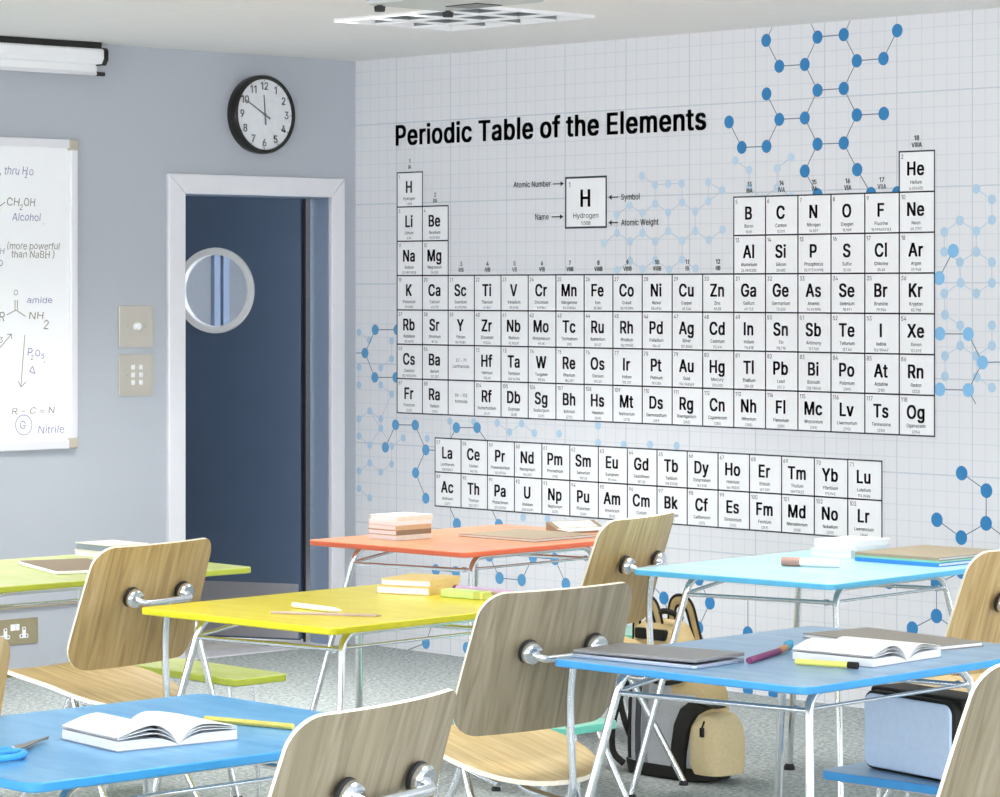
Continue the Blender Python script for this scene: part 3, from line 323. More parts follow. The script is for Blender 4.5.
e 794 417,-16,316,-4,230,32,161,90,109,167,78,260,67,367,78,475,109,569,159,647,226,706,308,743,403,756,464,751,522,735,578,709,628,670,670,619,702,554,723,475,730,381,730,333,194,333,196,273,217,209,251,158,297,121,353,98,417,91,499,104,561,143,601,207,717,179,694,124,659,77,612,38,555,9,490,-10,191,434,606,434,603,467,585,528,556,578,516,617,465,641,403,649,341,641,288,616,245,578,214,530,195,474 11,12,13,11,13,14,10,11,14,10,14,15,10,15,16,9,10,16,9,16,45,45,16,17,9,45,46,44,45,17,8,9,46,8,46,47,43,44,17,43,17,18,42,43,18,8,47,48,8,48,49,41,42,18,7,8,49,41,18,19,7,49,50,40,41,19,6,7,50,40,19,20,6,50,38,39,40,20,6,38,39,6,39,20,6,20,21,5,6,22,22,6,21,5,22,23,5,23,24,4,5,24,4,24,25,30,31,32,30,32,33,3,4,25,3,25,26,29,30,33,29,33,34,3,26,27,28,29,34,3,27,28,3,28,34,2,3,34,2,34,35,2,35,36,1,2,36,1,36,37,0,1,37
f 499 448,746,448,643,13,643,13,746,158,0,158,848,166,907,188,955,222,993,266,1020,316,1036,368,1042,437,1036,477,1024,447,921,422,928,383,932,336,925,303,904,285,870,279,823,279,0 2,3,0,2,0,1,10,11,12,9,10,12,9,12,13,9,13,14,8,9,14,7,8,15,15,8,14,6,7,16,16,7,15,6,16,17,6,17,18,5,6,18,5,18,19,5,19,20,4,5,20,4,20,21
g 836 407,-296,330,-291,263,-274,207,-249,162,-216,126,-178,99,-136,199,-80,239,-130,303,-173,349,-187,407,-191,489,-180,555,-148,598,-92,612,-11,612,134,602,134,563,82,496,31,446,15,383,9,298,20,221,52,157,105,108,177,77,268,67,376,77,484,108,577,157,652,221,709,298,744,385,756,448,750,498,733,566,680,605,627,615,627,615,746,732,746,732,-17,721,-106,689,-177,637,-230,571,-267,493,-289,403,116,466,124,518,148,559,186,590,238,608,302,614,379,608,454,590,519,560,573,519,614,466,640,403,648,338,639,285,612,243,570,213,516,195,451,189,379,195,305,214,241,244,188,286,149,339,124 32,33,34,32,34,35,38,39,40,38,40,41,31,32,35,31,35,36,30,31,36,30,36,59,59,36,37,29,30,60,60,30,59,58,59,37,57,58,37,29,60,61,57,37,38,57,38,56,56,38,55,55,38,54,54,38,41,29,61,62,28,29,62,28,62,63,28,63,64,27,28,64,53,54,41,27,64,65,27,65,66,52,53,41,26,27,66,26,66,67,51,52,41,25,26,67,25,67,68,50,51,16,16,51,41,25,68,69,49,50,16,24,25,69,24,69,70,48,49,17,17,49,16,48,17,18,15,16,41,24,70,47,47,48,18,24,47,18,23,24,18,23,18,19,22,23,19,22,19,20,21,22,20,14,15,41,14,41,42,6,7,8,13,14,42,13,42,43,6,8,9,5,6,9,12,13,43,5,9,10,12,43,44,4,5,10,11,12,44,4,10,11,4,11,44,3,4,44,3,44,45,2,3,45,2,45,46,1,2,46,1,46,0
h 806 223,446,223,0,103,0,103,1000,223,1000,223,565,201,565,243,653,299,712,368,745,447,756,518,748,580,724,631,685,670,631,694,560,702,472,702,0,582,0,582,462,571,540,537,598,483,635,413,647,362,641,316,624,278,595,248,556,230,506 2,3,4,2,4,6,6,4,5,9,10,11,9,11,12,8,9,12,8,12,13,7,8,13,7,13,23,23,13,14,6,7,25,25,7,24,24,7,23,22,23,14,21,22,14,21,14,15,6,25,26,20,21,15,6,26,27,2,6,28,28,6,27,20,15,16,19,20,16,2,28,0,19,16,17,18,19,17,2,0,1
i 328 103,0,103,746,223,746,223,0,164,870,133,876,106,894,87,919,81,950,87,981,106,1006,133,1024,164,1030,197,1024,224,1006,242,981,248,950,242,919,224,894,197,876 0,1,2,0,2,3,11,12,13,10,11,13,10,13,14,9,10,14,9,14,15,8,9,15,8,15,16,7,8,16,7,16,17,6,7,17,6,17,18,5,6,18,5,18,19,4,5,19
k 748 216,268,216,416,237,416,559,746,708,746,362,392,348,392,103,0,103,1000,223,1000,223,0,578,0,291,365,376,450,732,0 2,3,4,2,4,5,0,1,2,0,2,6,6,2,5,7,8,9,7,9,10,12,13,14,11,12,14
l 340 110,0,230,0,230,1040,110,1040 0,1,2,0,2,3
m 1199 103,0,103,746,220,746,221,581,211,581,231,635,260,680,297,715,338,739,384,754,431,759,506,747,565,709,607,652,631,579,614,579,633,631,663,674,702,710,748,737,801,754,858,759,921,752,977,731,1025,695,1063,646,1087,581,1095,501,1095,0,974,0,974,499,963,568,929,615,880,641,823,650,776,644,736,629,703,603,679,570,664,531,659,486,659,0,539,0,539,511,529,567,497,611,450,640,392,650,350,645,310,629,275,604,247,568,229,523,223,468,223,0 9,10,11,20,21,22,8,9,11,19,20,22,19,22,23,8,11,12,0,1,2,0,2,4,4,2,3,7,8,12,18,19,23,18,23,24,6,7,12,17,18,24,6,12,13,17,24,25,5,6,47,47,6,13,16,17,34,34,17,25,47,13,46,46,13,14,5,47,48,16,34,35,33,34,25,33,25,26,5,48,49,16,35,36,32,33,26,45,46,14,4,5,49,15,16,36,4,49,50,15,36,37,31,32,26,44,45,15,15,45,14,4,50,51,15,37,38,0,4,52,52,4,51,31,26,27,44,15,38,44,38,39,30,31,27,43,44,39,43,39,40,0,52,53,42,43,40,30,27,28,29,30,28,42,40,41,0,53,54
n 805 223,446,223,0,103,0,103,746,219,746,220,565,201,565,243,653,299,712,368,745,447,756,518,748,580,724,631,685,669,631,694,560,702,472,702,0,582,0,582,462,571,540,537,598,483,635,413,647,362,641,316,624,278,595,248,556,230,506 9,10,11,9,11,12,2,3,4,2,4,6,6,4,5,8,9,12,8,12,13,7,8,13,7,13,23,23,13,14,6,7,25,25,7,24,24,7,23,22,23,14,21,22,14,21,14,15,6,25,26,20,21,15,6,26,27,2,6,28,28,6,27,20,15,16,19,20,16,2,28,0,19,16,17,18,19,17,2,0,1
o 816 407,-16,312,-4,230,32,161,90,110,167,78,261,67,368,78,478,110,572,161,649,230,707,312,744,407,756,504,744,587,707,655,649,706,572,738,478,749,368,738,261,706,167,655,90,587,32,504,-4,407,91,476,101,531,130,574,174,604,231,622,297,628,368,622,441,604,507,574,565,531,610,476,639,407,648,340,639,285,610,243,565,213,508,195,441,189,368,195,297,213,231,243,174,285,130,340,101 11,12,13,10,11,13,10,13,14,9,10,14,9,14,15,8,9,37,37,9,36,36,9,15,36,15,35,35,15,16,8,37,38,34,35,16,8,38,39,33,34,16,7,8,39,33,16,17,7,39,40,32,33,17,7,40,41,31,32,17,6,7,41,31,17,18,6,41,42,30,31,18,5,6,42,5,42,43,29,30,18,29,18,19,5,43,44,28,29,19,4,5,44,28,19,20,4,44,45,27,28,20,4,45,46,26,27,20,3,4,46,26,20,21,3,46,47,25,26,21,3,47,24,24,25,21,3,24,21,2,3,21,2,21,22,1,2,22,1,22,23,0,1,23
p 834 103,-281,103,746,220,746,220,628,232,628,270,680,337,733,387,750,450,756,538,744,615,709,679,652,727,575,757,481,767,371,757,261,727,166,679,89,616,32,539,-4,451,-16,389,-10,339,7,271,61,232,115,223,115,223,-281,433,92,497,101,549,129,591,172,621,229,639,297,645,372,639,447,621,513,591,569,550,612,497,639,433,648,369,640,317,613,276,572,246,517,228,450,221,372,228,294,246,226,276,170,318,128,370,101 7,8,9,6,7,9,0,1,2,0,2,3,6,9,10,5,6,10,5,10,11,4,5,39,39,5,11,39,11,38,38,11,12,4,39,40,4,40,41,37,38,12,0,3,4,0,4,44,44,4,43,43,4,42,42,4,41,36,37,12,36,12,13,35,36,13,34,35,13,34,13,14,0,44,45,33,34,14,0,45,46,32,33,14,32,14,15,31,32,15,0,46,47,31,15,16,30,31,16,0,47,25,25,47,48,29,30,16,25,48,49,29,16,17,28,29,17,25,49,24,24,49,50,0,25,26,23,24,50,23,50,27,27,28,17,23,27,17,23,17,18,22,23,18,22,18,19,21,22,19,21,19,20
r 509 103,0,103,746,219,746,219,631,227,631,255,682,300,722,355,748,419,756,451,756,479,754,479,634,452,638,407,640,357,635,313,618,276,592,247,557,229,515,223,466,223,0 7,8,9,7,9,10,7,10,11,6,7,11,0,1,2,0,2,3,5,6,11,4,5,13,13,5,12,12,5,11,4,13,14,4,14,15,0,3,4,0,4,18,18,4,17,17,4,16,16,4,15,0,18,19,0,19,20
s 717 358,-16,285,-10,220,7,166,35,121,74,89,125,70,185,185,209,207,156,244,118,294,97,356,89,426,98,481,122,515,159,527,202,520,238,499,267,465,289,417,305,293,334,205,365,142,409,104,467,92,538,101,599,128,652,170,695,226,728,293,749,368,756,439,750,499,732,548,704,588,667,617,622,637,570,527,545,508,585,477,620,431,645,368,654,307,646,257,623,224,588,213,545,221,507,244,478,282,456,338,438,451,411,540,381,602,337,639,280,651,209,642,147,614,93,570,47,511,13,439,-9 29,30,31,29,31,32,28,29,32,28,32,33,27,28,33,27,33,34,26,27,34,26,34,41,41,34,35,26,41,42,40,41,35,25,26,42,25,42,43,39,40,35,25,43,44,39,35,36,38,39,36,24,25,44,24,44,45,37,38,36,24,45,46,23,24,46,23,46,47,23,47,48,22,23,48,22,48,49,22,49,50,22,50,51,21,22,51,21,51,52,20,21,52,20,52,53,19,20,53,18,19,53,17,18,53,17,53,54,16,17,54,15,16,54,6,7,8,15,54,55,14,15,55,5,6,8,13,14,55,5,8,9,13,55,56,4,5,9,12,13,56,4,9,10,11,12,56,4,10,11,11,56,57,4,11,57,3,4,57,3,57,58,2,3,58,2,58,59,1,2,59,1,59,0
t 447 401,746,401,643,13,643,13,746,128,926,248,926,248,192,253,150,267,120,294,104,335,98,364,100,397,105,419,3,377,-5,331,-8,245,4,181,42,141,102,128,183 2,3,0,2,0,1,19,4,5,19,5,6,19,6,7,18,19,7,18,7,8,18,8,9,11,12,13,18,9,10,17,18,10,10,11,13,17,10,13,16,17,13,15,16,13,15,13,14
u 806 358,-10,288,-2,226,21,175,60,136,115,111,186,103,273,103,746,223,746,223,283,235,206,269,147,323,111,393,99,444,104,490,122,528,151,557,190,576,240,582,300,582,746,702,746,702,0,586,0,586,181,604,181,562,92,505,33,437,1 6,7,8,6,8,9,19,20,21,19,21,22,18,19,22,6,9,10,5,6,10,17,18,25,25,18,22,5,10,11,16,17,24,24,17,25,4,5,11,16,24,26,26,24,23,26,25,22,15,16,26,4,11,12,14,15,26,3,4,12,3,12,13,13,14,26,3,13,26,3,26,27,23,26,22,2,3,27,2,27,28,1,2,28,1,28,0
v 765 319,0,34,746,166,746,325,305,367,171,404,41,362,41,399,171,440,305,599,746,730,746,445,0 0,1,2,0,2,3,8,9,10,8,10,11,0,3,4,7,8,11,0,4,6,6,4,5,6,7,11,0,6,11
w 1115 270,0,44,746,171,746,262,420,302,268,344,81,324,81,365,265,405,420,495,746,622,746,711,420,750,267,791,81,769,81,812,266,852,420,944,746,1070,746,844,0,724,0,627,338,599,442,571,551,544,664,571,664,544,551,516,442,487,338,391,0 0,1,2,0,2,3,8,9,24,24,9,10,24,10,25,25,10,11,16,17,18,16,18,19,8,24,26,26,24,23,26,25,23,23,25,11,8,26,27,22,23,11,8,27,28,21,22,11,0,3,4,7,8,28,21,11,12,15,16,19,7,28,29,20,21,12,0,4,6,6,4,5,20,12,14,14,12,13,14,15,19,6,7,29,0,6,29,20,14,19
x 744 41,0,337,429,336,336,56,746,197,746,290,601,352,498,407,405,345,405,398,498,458,601,554,746,691,746,410,332,410,421,703,0,564,0,454,168,393,267,340,357,402,357,351,267,291,168,180,0 2,3,4,2,4,5,10,11,12,10,12,13,2,5,1,1,5,6,9,10,14,14,10,13,1,6,7,8,9,14,0,1,8,8,1,7,8,14,20,20,14,15,0,8,19,19,8,20,0,19,21,21,19,18,21,20,18,18,20,15,0,21,22,17,18,15,0,22,23,16,17,15
y 765 93,-272,121,-168,140,-172,204,-175,231,-165,256,-145,278,-114,296,-70,319,-3,34,746,166,746,325,305,367,170,404,41,361,41,398,171,440,305,600,746,730,746,401,-114,347,-210,313,-243,274,-267,230,-281,180,-285,127,-281 8,9,10,8,10,11,16,17,18,16,18,19,8,11,12,15,16,13,13,16,19,14,15,13,8,12,13,8,13,19,7,8,19,6,7,19,5,6,19,5,19,20,4,5,20,3,4,20,0,1,2,0,2,3,0,3,20,0,20,21,0,21,22,0,22,23,25,0,23,24,25,23"""
GLY = {}
for ln_ in GLYPHS.split('\n'):
    ch_, ad_, vv_, ff_ = ln_.split(' ')
    vv_ = [int(q)/1000 for q in vv_.split(',')]; ff_ = [int(q) for q in ff_.split(',')]
    GLY[ch_] = (int(ad_)/1000, list(zip(vv_[::2], vv_[1::2])), list(zip(ff_[::3], ff_[1::3], ff_[2::3])))
def put_text(bm, s, place, cap, maxw=None, align='c', bold=0.0, narrow=1.0, mi=0, fit=False, track=0.0):
    """place(u, v) maps text-plane metres to a point; text centred on u=0, baseline v=0"""
    vs, fs, x = [], [], 0.0
    for ch in s:
        if ch == ' ': x += .37; continue
        ad, gv, gf = GLY[ch]; n0 = len(vs)
        vs += [(x+a, b) for a, b in gv]; fs += [tuple(n0+i for i in f) for f in gf]; x += ad+track+bold*1.2
    xs = [v[0] for v in vs]; a, b = min(xs)-bold, max(xs)+bold
    k = cap; kx = k*narrow
    if maxw and ((b-a)*kx > maxw or fit): kx = maxw/(b-a)
    off = {'c': (a+b)/2, 'l': a, 'r': b}[align]
    for dx, dy in ([(0, 0)] if bold <= 0 else [(-bold, -bold/2), (bold, -bold/2), (-bold, bold/2), (bold, bold/2)]):
        nv = [bm.verts.new(place((q-off+dx)*kx, (y+dy)*k)) for q, y in vs]
        for f in fs:
            try: bm.faces.new([nv[i] for i in f]).material_index = mi
            except ValueError: pass

# ------------------------------------------------------------------ the room shell
RX, RY = 12.4, -11.4
WT = .155
yo0, yo1 = on_x(185.8, 400, .022).y, on_x(330, 400, .01).y          # door opening
zo = on_x(258, 195.5).z
def quadgrid(name, mat, rects, parent=None):
    bm = bmesh.new()
    for r in rects: box(bm, *r)
    return struct(link(name, bm, mat, parent, smooth=False))
floor_ = quadgrid('floor', 'carpet', [(0, RX, RY, 0, -.1, 0)])
wl = quadgrid('wall_left', 'grey_wall', [(-WT, 0, RY, yo0, 0, ROOMH), (-WT, 0, yo1, 0, 0, ROOMH), (-WT, 0, yo0, yo1, zo, ROOMH)])
wr = quadgrid('wall_right', 'mural', [(-WT, RX, 0, .15, 0, ROOMH)])
# the wall of windows behind and left of the camera, and the wall behind it
wz0, wz1 = .60, 2.15
pos = [(.35+i*1.75, .35+i*1.75+1.55) for i in range(7)]
rects = [(-WT, RX+.15, RY-.2, RY, -.1, wz0), (-WT, RX+.15, RY-.2, RY, wz1, ROOMH)]
xs = [-WT]+[v for p in pos for v in p]+[RX+.15]
for i in range(0, len(xs), 2): rects.append((xs[i], xs[i+1], RY-.2, RY, wz0, wz1))
quadgrid('wall_window_side', 'grey_wall', rects)
for i, (a, b) in enumerate(pos):
    bm = bmesh.new()
    for r in ((a, a+.05, wz0, wz1), (b-.05, b, wz0, wz1), (a, b, wz0, wz0+.05), (a, b, wz1-.05, wz1), ((a+b)/2-.025, (a+b)/2+.025, wz0, wz1)):
        box(bm, r[0], r[1], RY-.12, RY-.06, r[2], r[3])
    struct(link('window_%d' % (i+1), bm, 'white', smooth=False))
rects = [(RX, RX+.15, RY, 0, 0, wz0), (RX, RX+.15, RY, 0, wz1, ROOMH), (RX, RX+.15, RY, RY+.5, wz0, wz1), (RX, RX+.15, -.6, 0, wz0, wz1), (RX, RX+.15, -6.1, -5.6, wz0, wz1)]
quadgrid('wall_rear', 'grey_wall', rects)

K = on_z(451.3, 28.2, ROOMH)
CELL = .197
LX0, LX1, LY0, LY1 = K.x, K.x+CELL*4, K.y-CELL*3, K.y
def ceiling_mat():
    m = M['ceiling']; n, l = m.node_tree.nodes, m.node_tree.links; b = n['Principled BSDF']
    g = n.new('ShaderNodeNewGeometry'); sx = n.new('ShaderNodeSeparateXYZ'); l.new(g.outputs['Position'], sx.inputs[0])
    outs = []
    for o, off in ((sx.outputs[0], LX0+.22), (sx.outputs[1], LY1+.012)):
        a = n.new('ShaderNodeMath'); a.operation = 'ADD'; l.new(o, a.inputs[0]); a.inputs[1].default_value = 24-off
        mo = n.new('ShaderNodeMath'); mo.operation = 'MODULO'; l.new(a.outputs[0], mo.inputs[0]); mo.inputs[1].default_value = 1.2
        lt = n.new('ShaderNodeMath'); lt.operation = 'LESS_THAN'; l.new(mo.outputs[0], lt.inputs[0]); lt.inputs[1].default_value = .012
        outs.append(lt.outputs[0])
    mxx = n.new('ShaderNodeMath'); mxx.operation = 'MAXIMUM'; l.new(outs[0], mxx.inputs[0]); l.new(outs[1], mxx.inputs[1])
    src = b.inputs['Base Color'].links[0].from_socket
    c = n.new('ShaderNodeMix'); c.data_type = 'RGBA'; l.new(src, c.inputs['A']); c.inputs['B'].default_value = hexc('f0f0f0'); l.new(mxx.outputs[0], c.inputs['Factor'])
    l.new(c.outputs['Result'], b.inputs['Base Color'])
ceiling_mat()
quadgrid('ceiling', 'ceiling', [(-WT, LX0, RY, .15, ROOMH, ROOMH+.12), (LX1, RX+.15, RY, .15, ROOMH, ROOMH+.12), (LX0, LX1, RY, LY0, ROOMH, ROOMH+.12), (LX0, LX1, LY1, .15, ROOMH, ROOMH+.12)])

# louvred ceiling light
t = thing('ceiling_light', 'square white louvred ceiling light recessed behind the projector', 'ceiling light', ((LX0+LX1)/2, (LY0+LY1)/2, ROOMH))
ax, ay = CELL*2, CELL*1.5
M['louvre_metal'] = plain('louvre_grey_metal', '8f9496', .35, .6)
bm = bmesh.new()
box(bm, -ax+.004, ax-.004, -ay+.004, ay-.004, .10, .115); link('tray', bm, 'white', t, False)
bm = bmesh.new()
for sx_ in (-1, 1):
    box(bm, sx_*ax-.006, sx_*ax+.006, -ay, ay, -.012, .10)
    box(bm, -ax, ax, sx_*ay-.006, sx_*ay+.006, -.012, .10)
link('rim', bm, 'white', t, False)
for i in range(3):
    bm = bmesh.new(); x = -ax+CELL*(i+1); box(bm, x-.004, x+.004, -ay+.007, ay-.007, -.004, .055); box(bm, x-.008, x+.008, -ay+.007, ay-.007, -.012, -.005, 1); link('louvre', bm, ['louvre_metal', 'white'], t, False)
for j in range(2):
    bm = bmesh.new(); y = -ay+CELL*(j+1); box(bm, -ax+.007, ax-.007, y-.004, y+.004, -.004, .054); box(bm, -ax+.007, ax-.007, y-.008, y+.008, -.0125, -.0045, 1); link('louvre', bm, ['louvre_metal', 'white'], t, False)
M['lamp'] = emissive('fluorescent_tube', 'ffffff', 1.2)
for j in range(3):
    tubeobj('lamp_tube', [(-ax+.03, -ay+CELL*(j+.5), .08), (ax-.03, -ay+CELL*(j+.5), .08)], .012, 'lamp', t)

# projector
pz = 2.36
pc = on_z(446, 10.5, pz); pl_ = on_z(356, 4, pz)
W_, D_ = abs(pl_.y-pc.y), .42
M['proj_grey'] = plain('projector_grey_shell', '76828f', .5)
M['proj_base'] = plain('projector_pale_base', 'c4c8cc', .5)
t = thing('projector', 'grey projector with black feet mounted below the ceiling', 'projector', (pc.x+D_/2, pc.y-W_/2, pz))
bm = bmesh.new(); prism(bm, rrect(-D_/2, D_/2, -W_/2, W_/2, .03), .004, .11); link('shell', bm, 'proj_grey', t, bevel=.012)
bm = bmesh.new(); prism(bm, rrect(-D_/2+.004, D_/2-.004, -W_/2+.004, W_/2-.004, .03), -.004, .012); link('base', bm, 'proj_base', t, bevel=.003)
for fx, fy in ((-D_/2+.03, -W_/2+.04), (-D_/2+.03, W_/2-.02), ):
    bm = bmesh.new(); lathe(bm, [(0, -.022), (.014, -.022), (.016, -.008), (.008, -.006), (.008, 0), (0, 0)], 14, Matrix.Translation((fx, fy, 0))); link('foot', bm, 'black_rubber', t)
bm = bmesh.new(); box(bm, -.08, .05, W_/2-.12, W_/2-.03, -.006, .0); link('vent', bm, 'black_gloss', t, False)
tubeobj('mount_pole', [(0, 0, .11), (0, 0, ROOMH-pz)], .025, 'white', t)

# left wall: dado trim, door set
zt = on_x(40, 605).z
bm = bmesh.new(); box(bm, 0, .012, RY, on_x(169, 400).y, zt-.006, zt+.006)
M['trim_tan'] = plain('trunking_edge_tan', 'a39781', .5)
struct(link('trim_1', bm, 'trim_tan', smooth=False))

ya0, ya1 = on_x(169, 400, .022).y, on_x(345, 400, .022).y
za = on_x(258, 176, .022).z
door = bpy.data.objects.new('door_1', None); COL.objects.link(door); struct(door); door.location = (0, (yo0+yo1)/2, 0)
def rel(o):  # keep world coordinates under the door set
    o.location = (-door.location.x, -door.location.y, -door.location.z); return o
bm = bmesh.new()
def mitre(pts):
    a = [bm.verts.new((.0, y, z)) for y, z in pts]; b = [bm.verts.new((.022, y, z)) for y, z in pts]
    bm.faces.new(a[::-1]); bm.faces.new(b)
    for i in range(4): bm.faces.new((a[i], a[(i+1) % 4], b[(i+1) % 4], b[i]))
g = .0015
mitre([(ya0, 0), (yo0, 0), (yo0, zo-g), (ya0, za-g)])
mitre([(yo1, 0), (ya1, 0), (ya1, za-g), (yo1, zo-g)])
mitre([(ya0, za+g*0), (yo0, zo), (yo1, zo), (ya1, za)])
struct(rel(link('door_frame', bm, 'alu', door, False, bevel=.003)))
bm = bmesh.new()
box(bm, -WT, 0, yo1-.004, yo1, 0, zo); box(bm, -WT, 0, yo0, yo0+.004, 0, zo); box(bm, -WT, 0, yo0, yo1, zo-.004, zo)
struct(rel(link('door_jamb', bm, 'jamb_blue', door, False)))
bm = bmesh.new(); box(bm, -.140, -.108, yo1-.016, yo1-.004, 0, zo-.004); struct(rel(link('door_stop', bm, 'bright_metal', door, False)))
bm = bmesh.new(); box(bm, -WT-.02, 0.006, yo0, yo1, -.02, .006); struct(rel(link('threshold', bm, 'alu', door, False)))
bm = bmesh.new(); box(bm, -.155, -.141, yo1-.018, yo1-.004, 0, zo-.004); struct(rel(link('door_seal', bm, 'black_rubber', door, False)))
# leaf, swung open into the corridor; local x runs from the hinge to the free edge, local y through the thickness towards the viewer
hinge = Vector((-WT-.01, yo1-.022, 0)); ld = Vector((-.893, -.449, 0)).normalized(); ln = Vector((-ld.y, ld.x, 0))
if ln.dot(CAM-hinge) < 0: ln = -ln
LM = Matrix(((ld.x, ln.x, 0, hinge.x), (ld.y, ln.y, 0, hinge.y), (0, 0, 1, 0), (0, 0, 0, 1)))
def on_leaf(px, py):
    d = ray(px, py); k = (hinge-CAM).dot(ln)/d.dot(ln); p = CAM+d*k; q = p-hinge; return q.dot(ld), p.z
LW, LH, LT = .93, zo+.02, .044
pcx, pcz = on_leaf(215.5, 290.5); pr = .174
bm = bmesh.new()
N = 48; ring = [(pcx+pr*math.cos(2*PI*k/N), pcz+pr*math.sin(2*PI*k/N)) for k in range(N)]
def outer(k):
    a = 2*PI*k/N; c_, s_ = math.cos(a), math.sin(a)
    ts = []
    if c_ > 1e-9: ts.append((LW-pcx)/c_)
    if c_ < -1e-9: ts.append(-pcx/c_)
    if s_ > 1e-9: ts.append((LH-pcz)/s_)
    if s_ < -1e-9: ts.append((.012-pcz)/s_)
    q = min(ts); return (pcx+q*c_, pcz+q*s_)
for y in (0, -LT):
    i_ = [bm.verts.new((a, y, b)) for a, b in ring]; o_ = [bm.verts.new((*[outer(k)[0]], y, outer(k)[1])) for k in range(N)]
    for k in range(N):
        bm.faces.new((i_[k], i_[(k+1) % N], o_[(k+1) % N], o_[k]))
        a, b = outer(k), outer((k+1) % N)
        if abs(a[0]-b[0]) > 1e-4 and abs(a[1]-b[1]) > 1e-4:       # the corner between two edges
            cx_ = LW if max(a[0], b[0]) > LW-1e-4 else 0; cz_ = LH if max(a[1], b[1]) > LH-1e-4 else .012
            cv = bm.verts.new((cx_, y, cz_)); bm.faces.new((o_[k], o_[(k+1) % N], cv))
for v in bm.verts: v.co = LM @ v.co
leaf = struct(rel(link('door_leaf', bm, 'door_blue', door, False)))
bm = bmesh.new()
zc = Matrix.Translation((pcx, 0, pcz)) @ Matrix.Rotation(-PI/2, 4, 'X')
lathe(bm, [(pr-.012, -.03), (pr-.012, .012), (pr, .016), (pr+.018, .014), (pr+.02, 0), (pr+.004, -.002)], 56, LM @ zc)
struct(rel(link('porthole_ring', bm, 'white', leaf))).location = (0, 0, 0)
m, n, l, b = nt('porthole_glass'); b.inputs['Base Color'].default_value = hexc('d6dbe0'); b.inputs['Transmission Weight'].default_value = 1; b.inputs['Roughness'].default_value = .02; b.inputs['IOR'].default_value = 1.05
M['glass'] = m
bm = bmesh.new(); lathe(bm, [(0, -.018), (pr-.004, -.018), (pr-.004, -.024), (0, -.024)], 48, LM @ zc)
struct(link('porthole_glass', bm, 'glass', leaf))
kp = on_leaf(300, 584)[1]
bm = bmesh.new(); box(bm, .012, LW-.01, 0, .003, .02, kp, mat=LM); struct(link('kick_plate', bm, 'alu_dark', leaf, False))
bm = bmesh.new(); box(bm, .11, .135, 0, .003, kp+.02, LH-.05, mat=LM)
# corridor beyond
M['corridor_floor'] = plain('corridor_pale_floor', 'd9d6d0', .4)
bm = bmesh.new(); box(bm, -2.6, -WT, -6, 1.8, -.1, 0); struct(link('floor_corridor', bm, 'corridor_floor', smooth=False))
bm = bmesh.new(); box(bm, -2.7, -2.6, -6, 1.8, 0, 2.6); struct(link('wall_corridor', bm, 'corridor', smooth=False))
bm = bmesh.new(); box(bm, -2.7, -WT, -6, 1.8, 2.6, 2.7); struct(link('ceiling_corridor', bm, 'ceiling', smooth=False))
for nm_, y_ in (('wall_corridor_far', 1.8), ('wall_corridor_near', -6.1)):
    bm = bmesh.new(); box(bm, -2.7, -WT, y_, y_+.1, 0, 2.7); struct(link(nm_, bm, 'corridor', smooth=False))
for q in range(2):
    bm = bmesh.new(); y = on_x(214+q*9, 290, -2.6).y; box(bm, -2.6, -2.57, y-.02, y+.02, 0, 2.6); struct(link('trim_%d' % (q+2), bm, 'jamb_blue', smooth=False))  # strips added to imitate light streaks reflected in the porthole glass

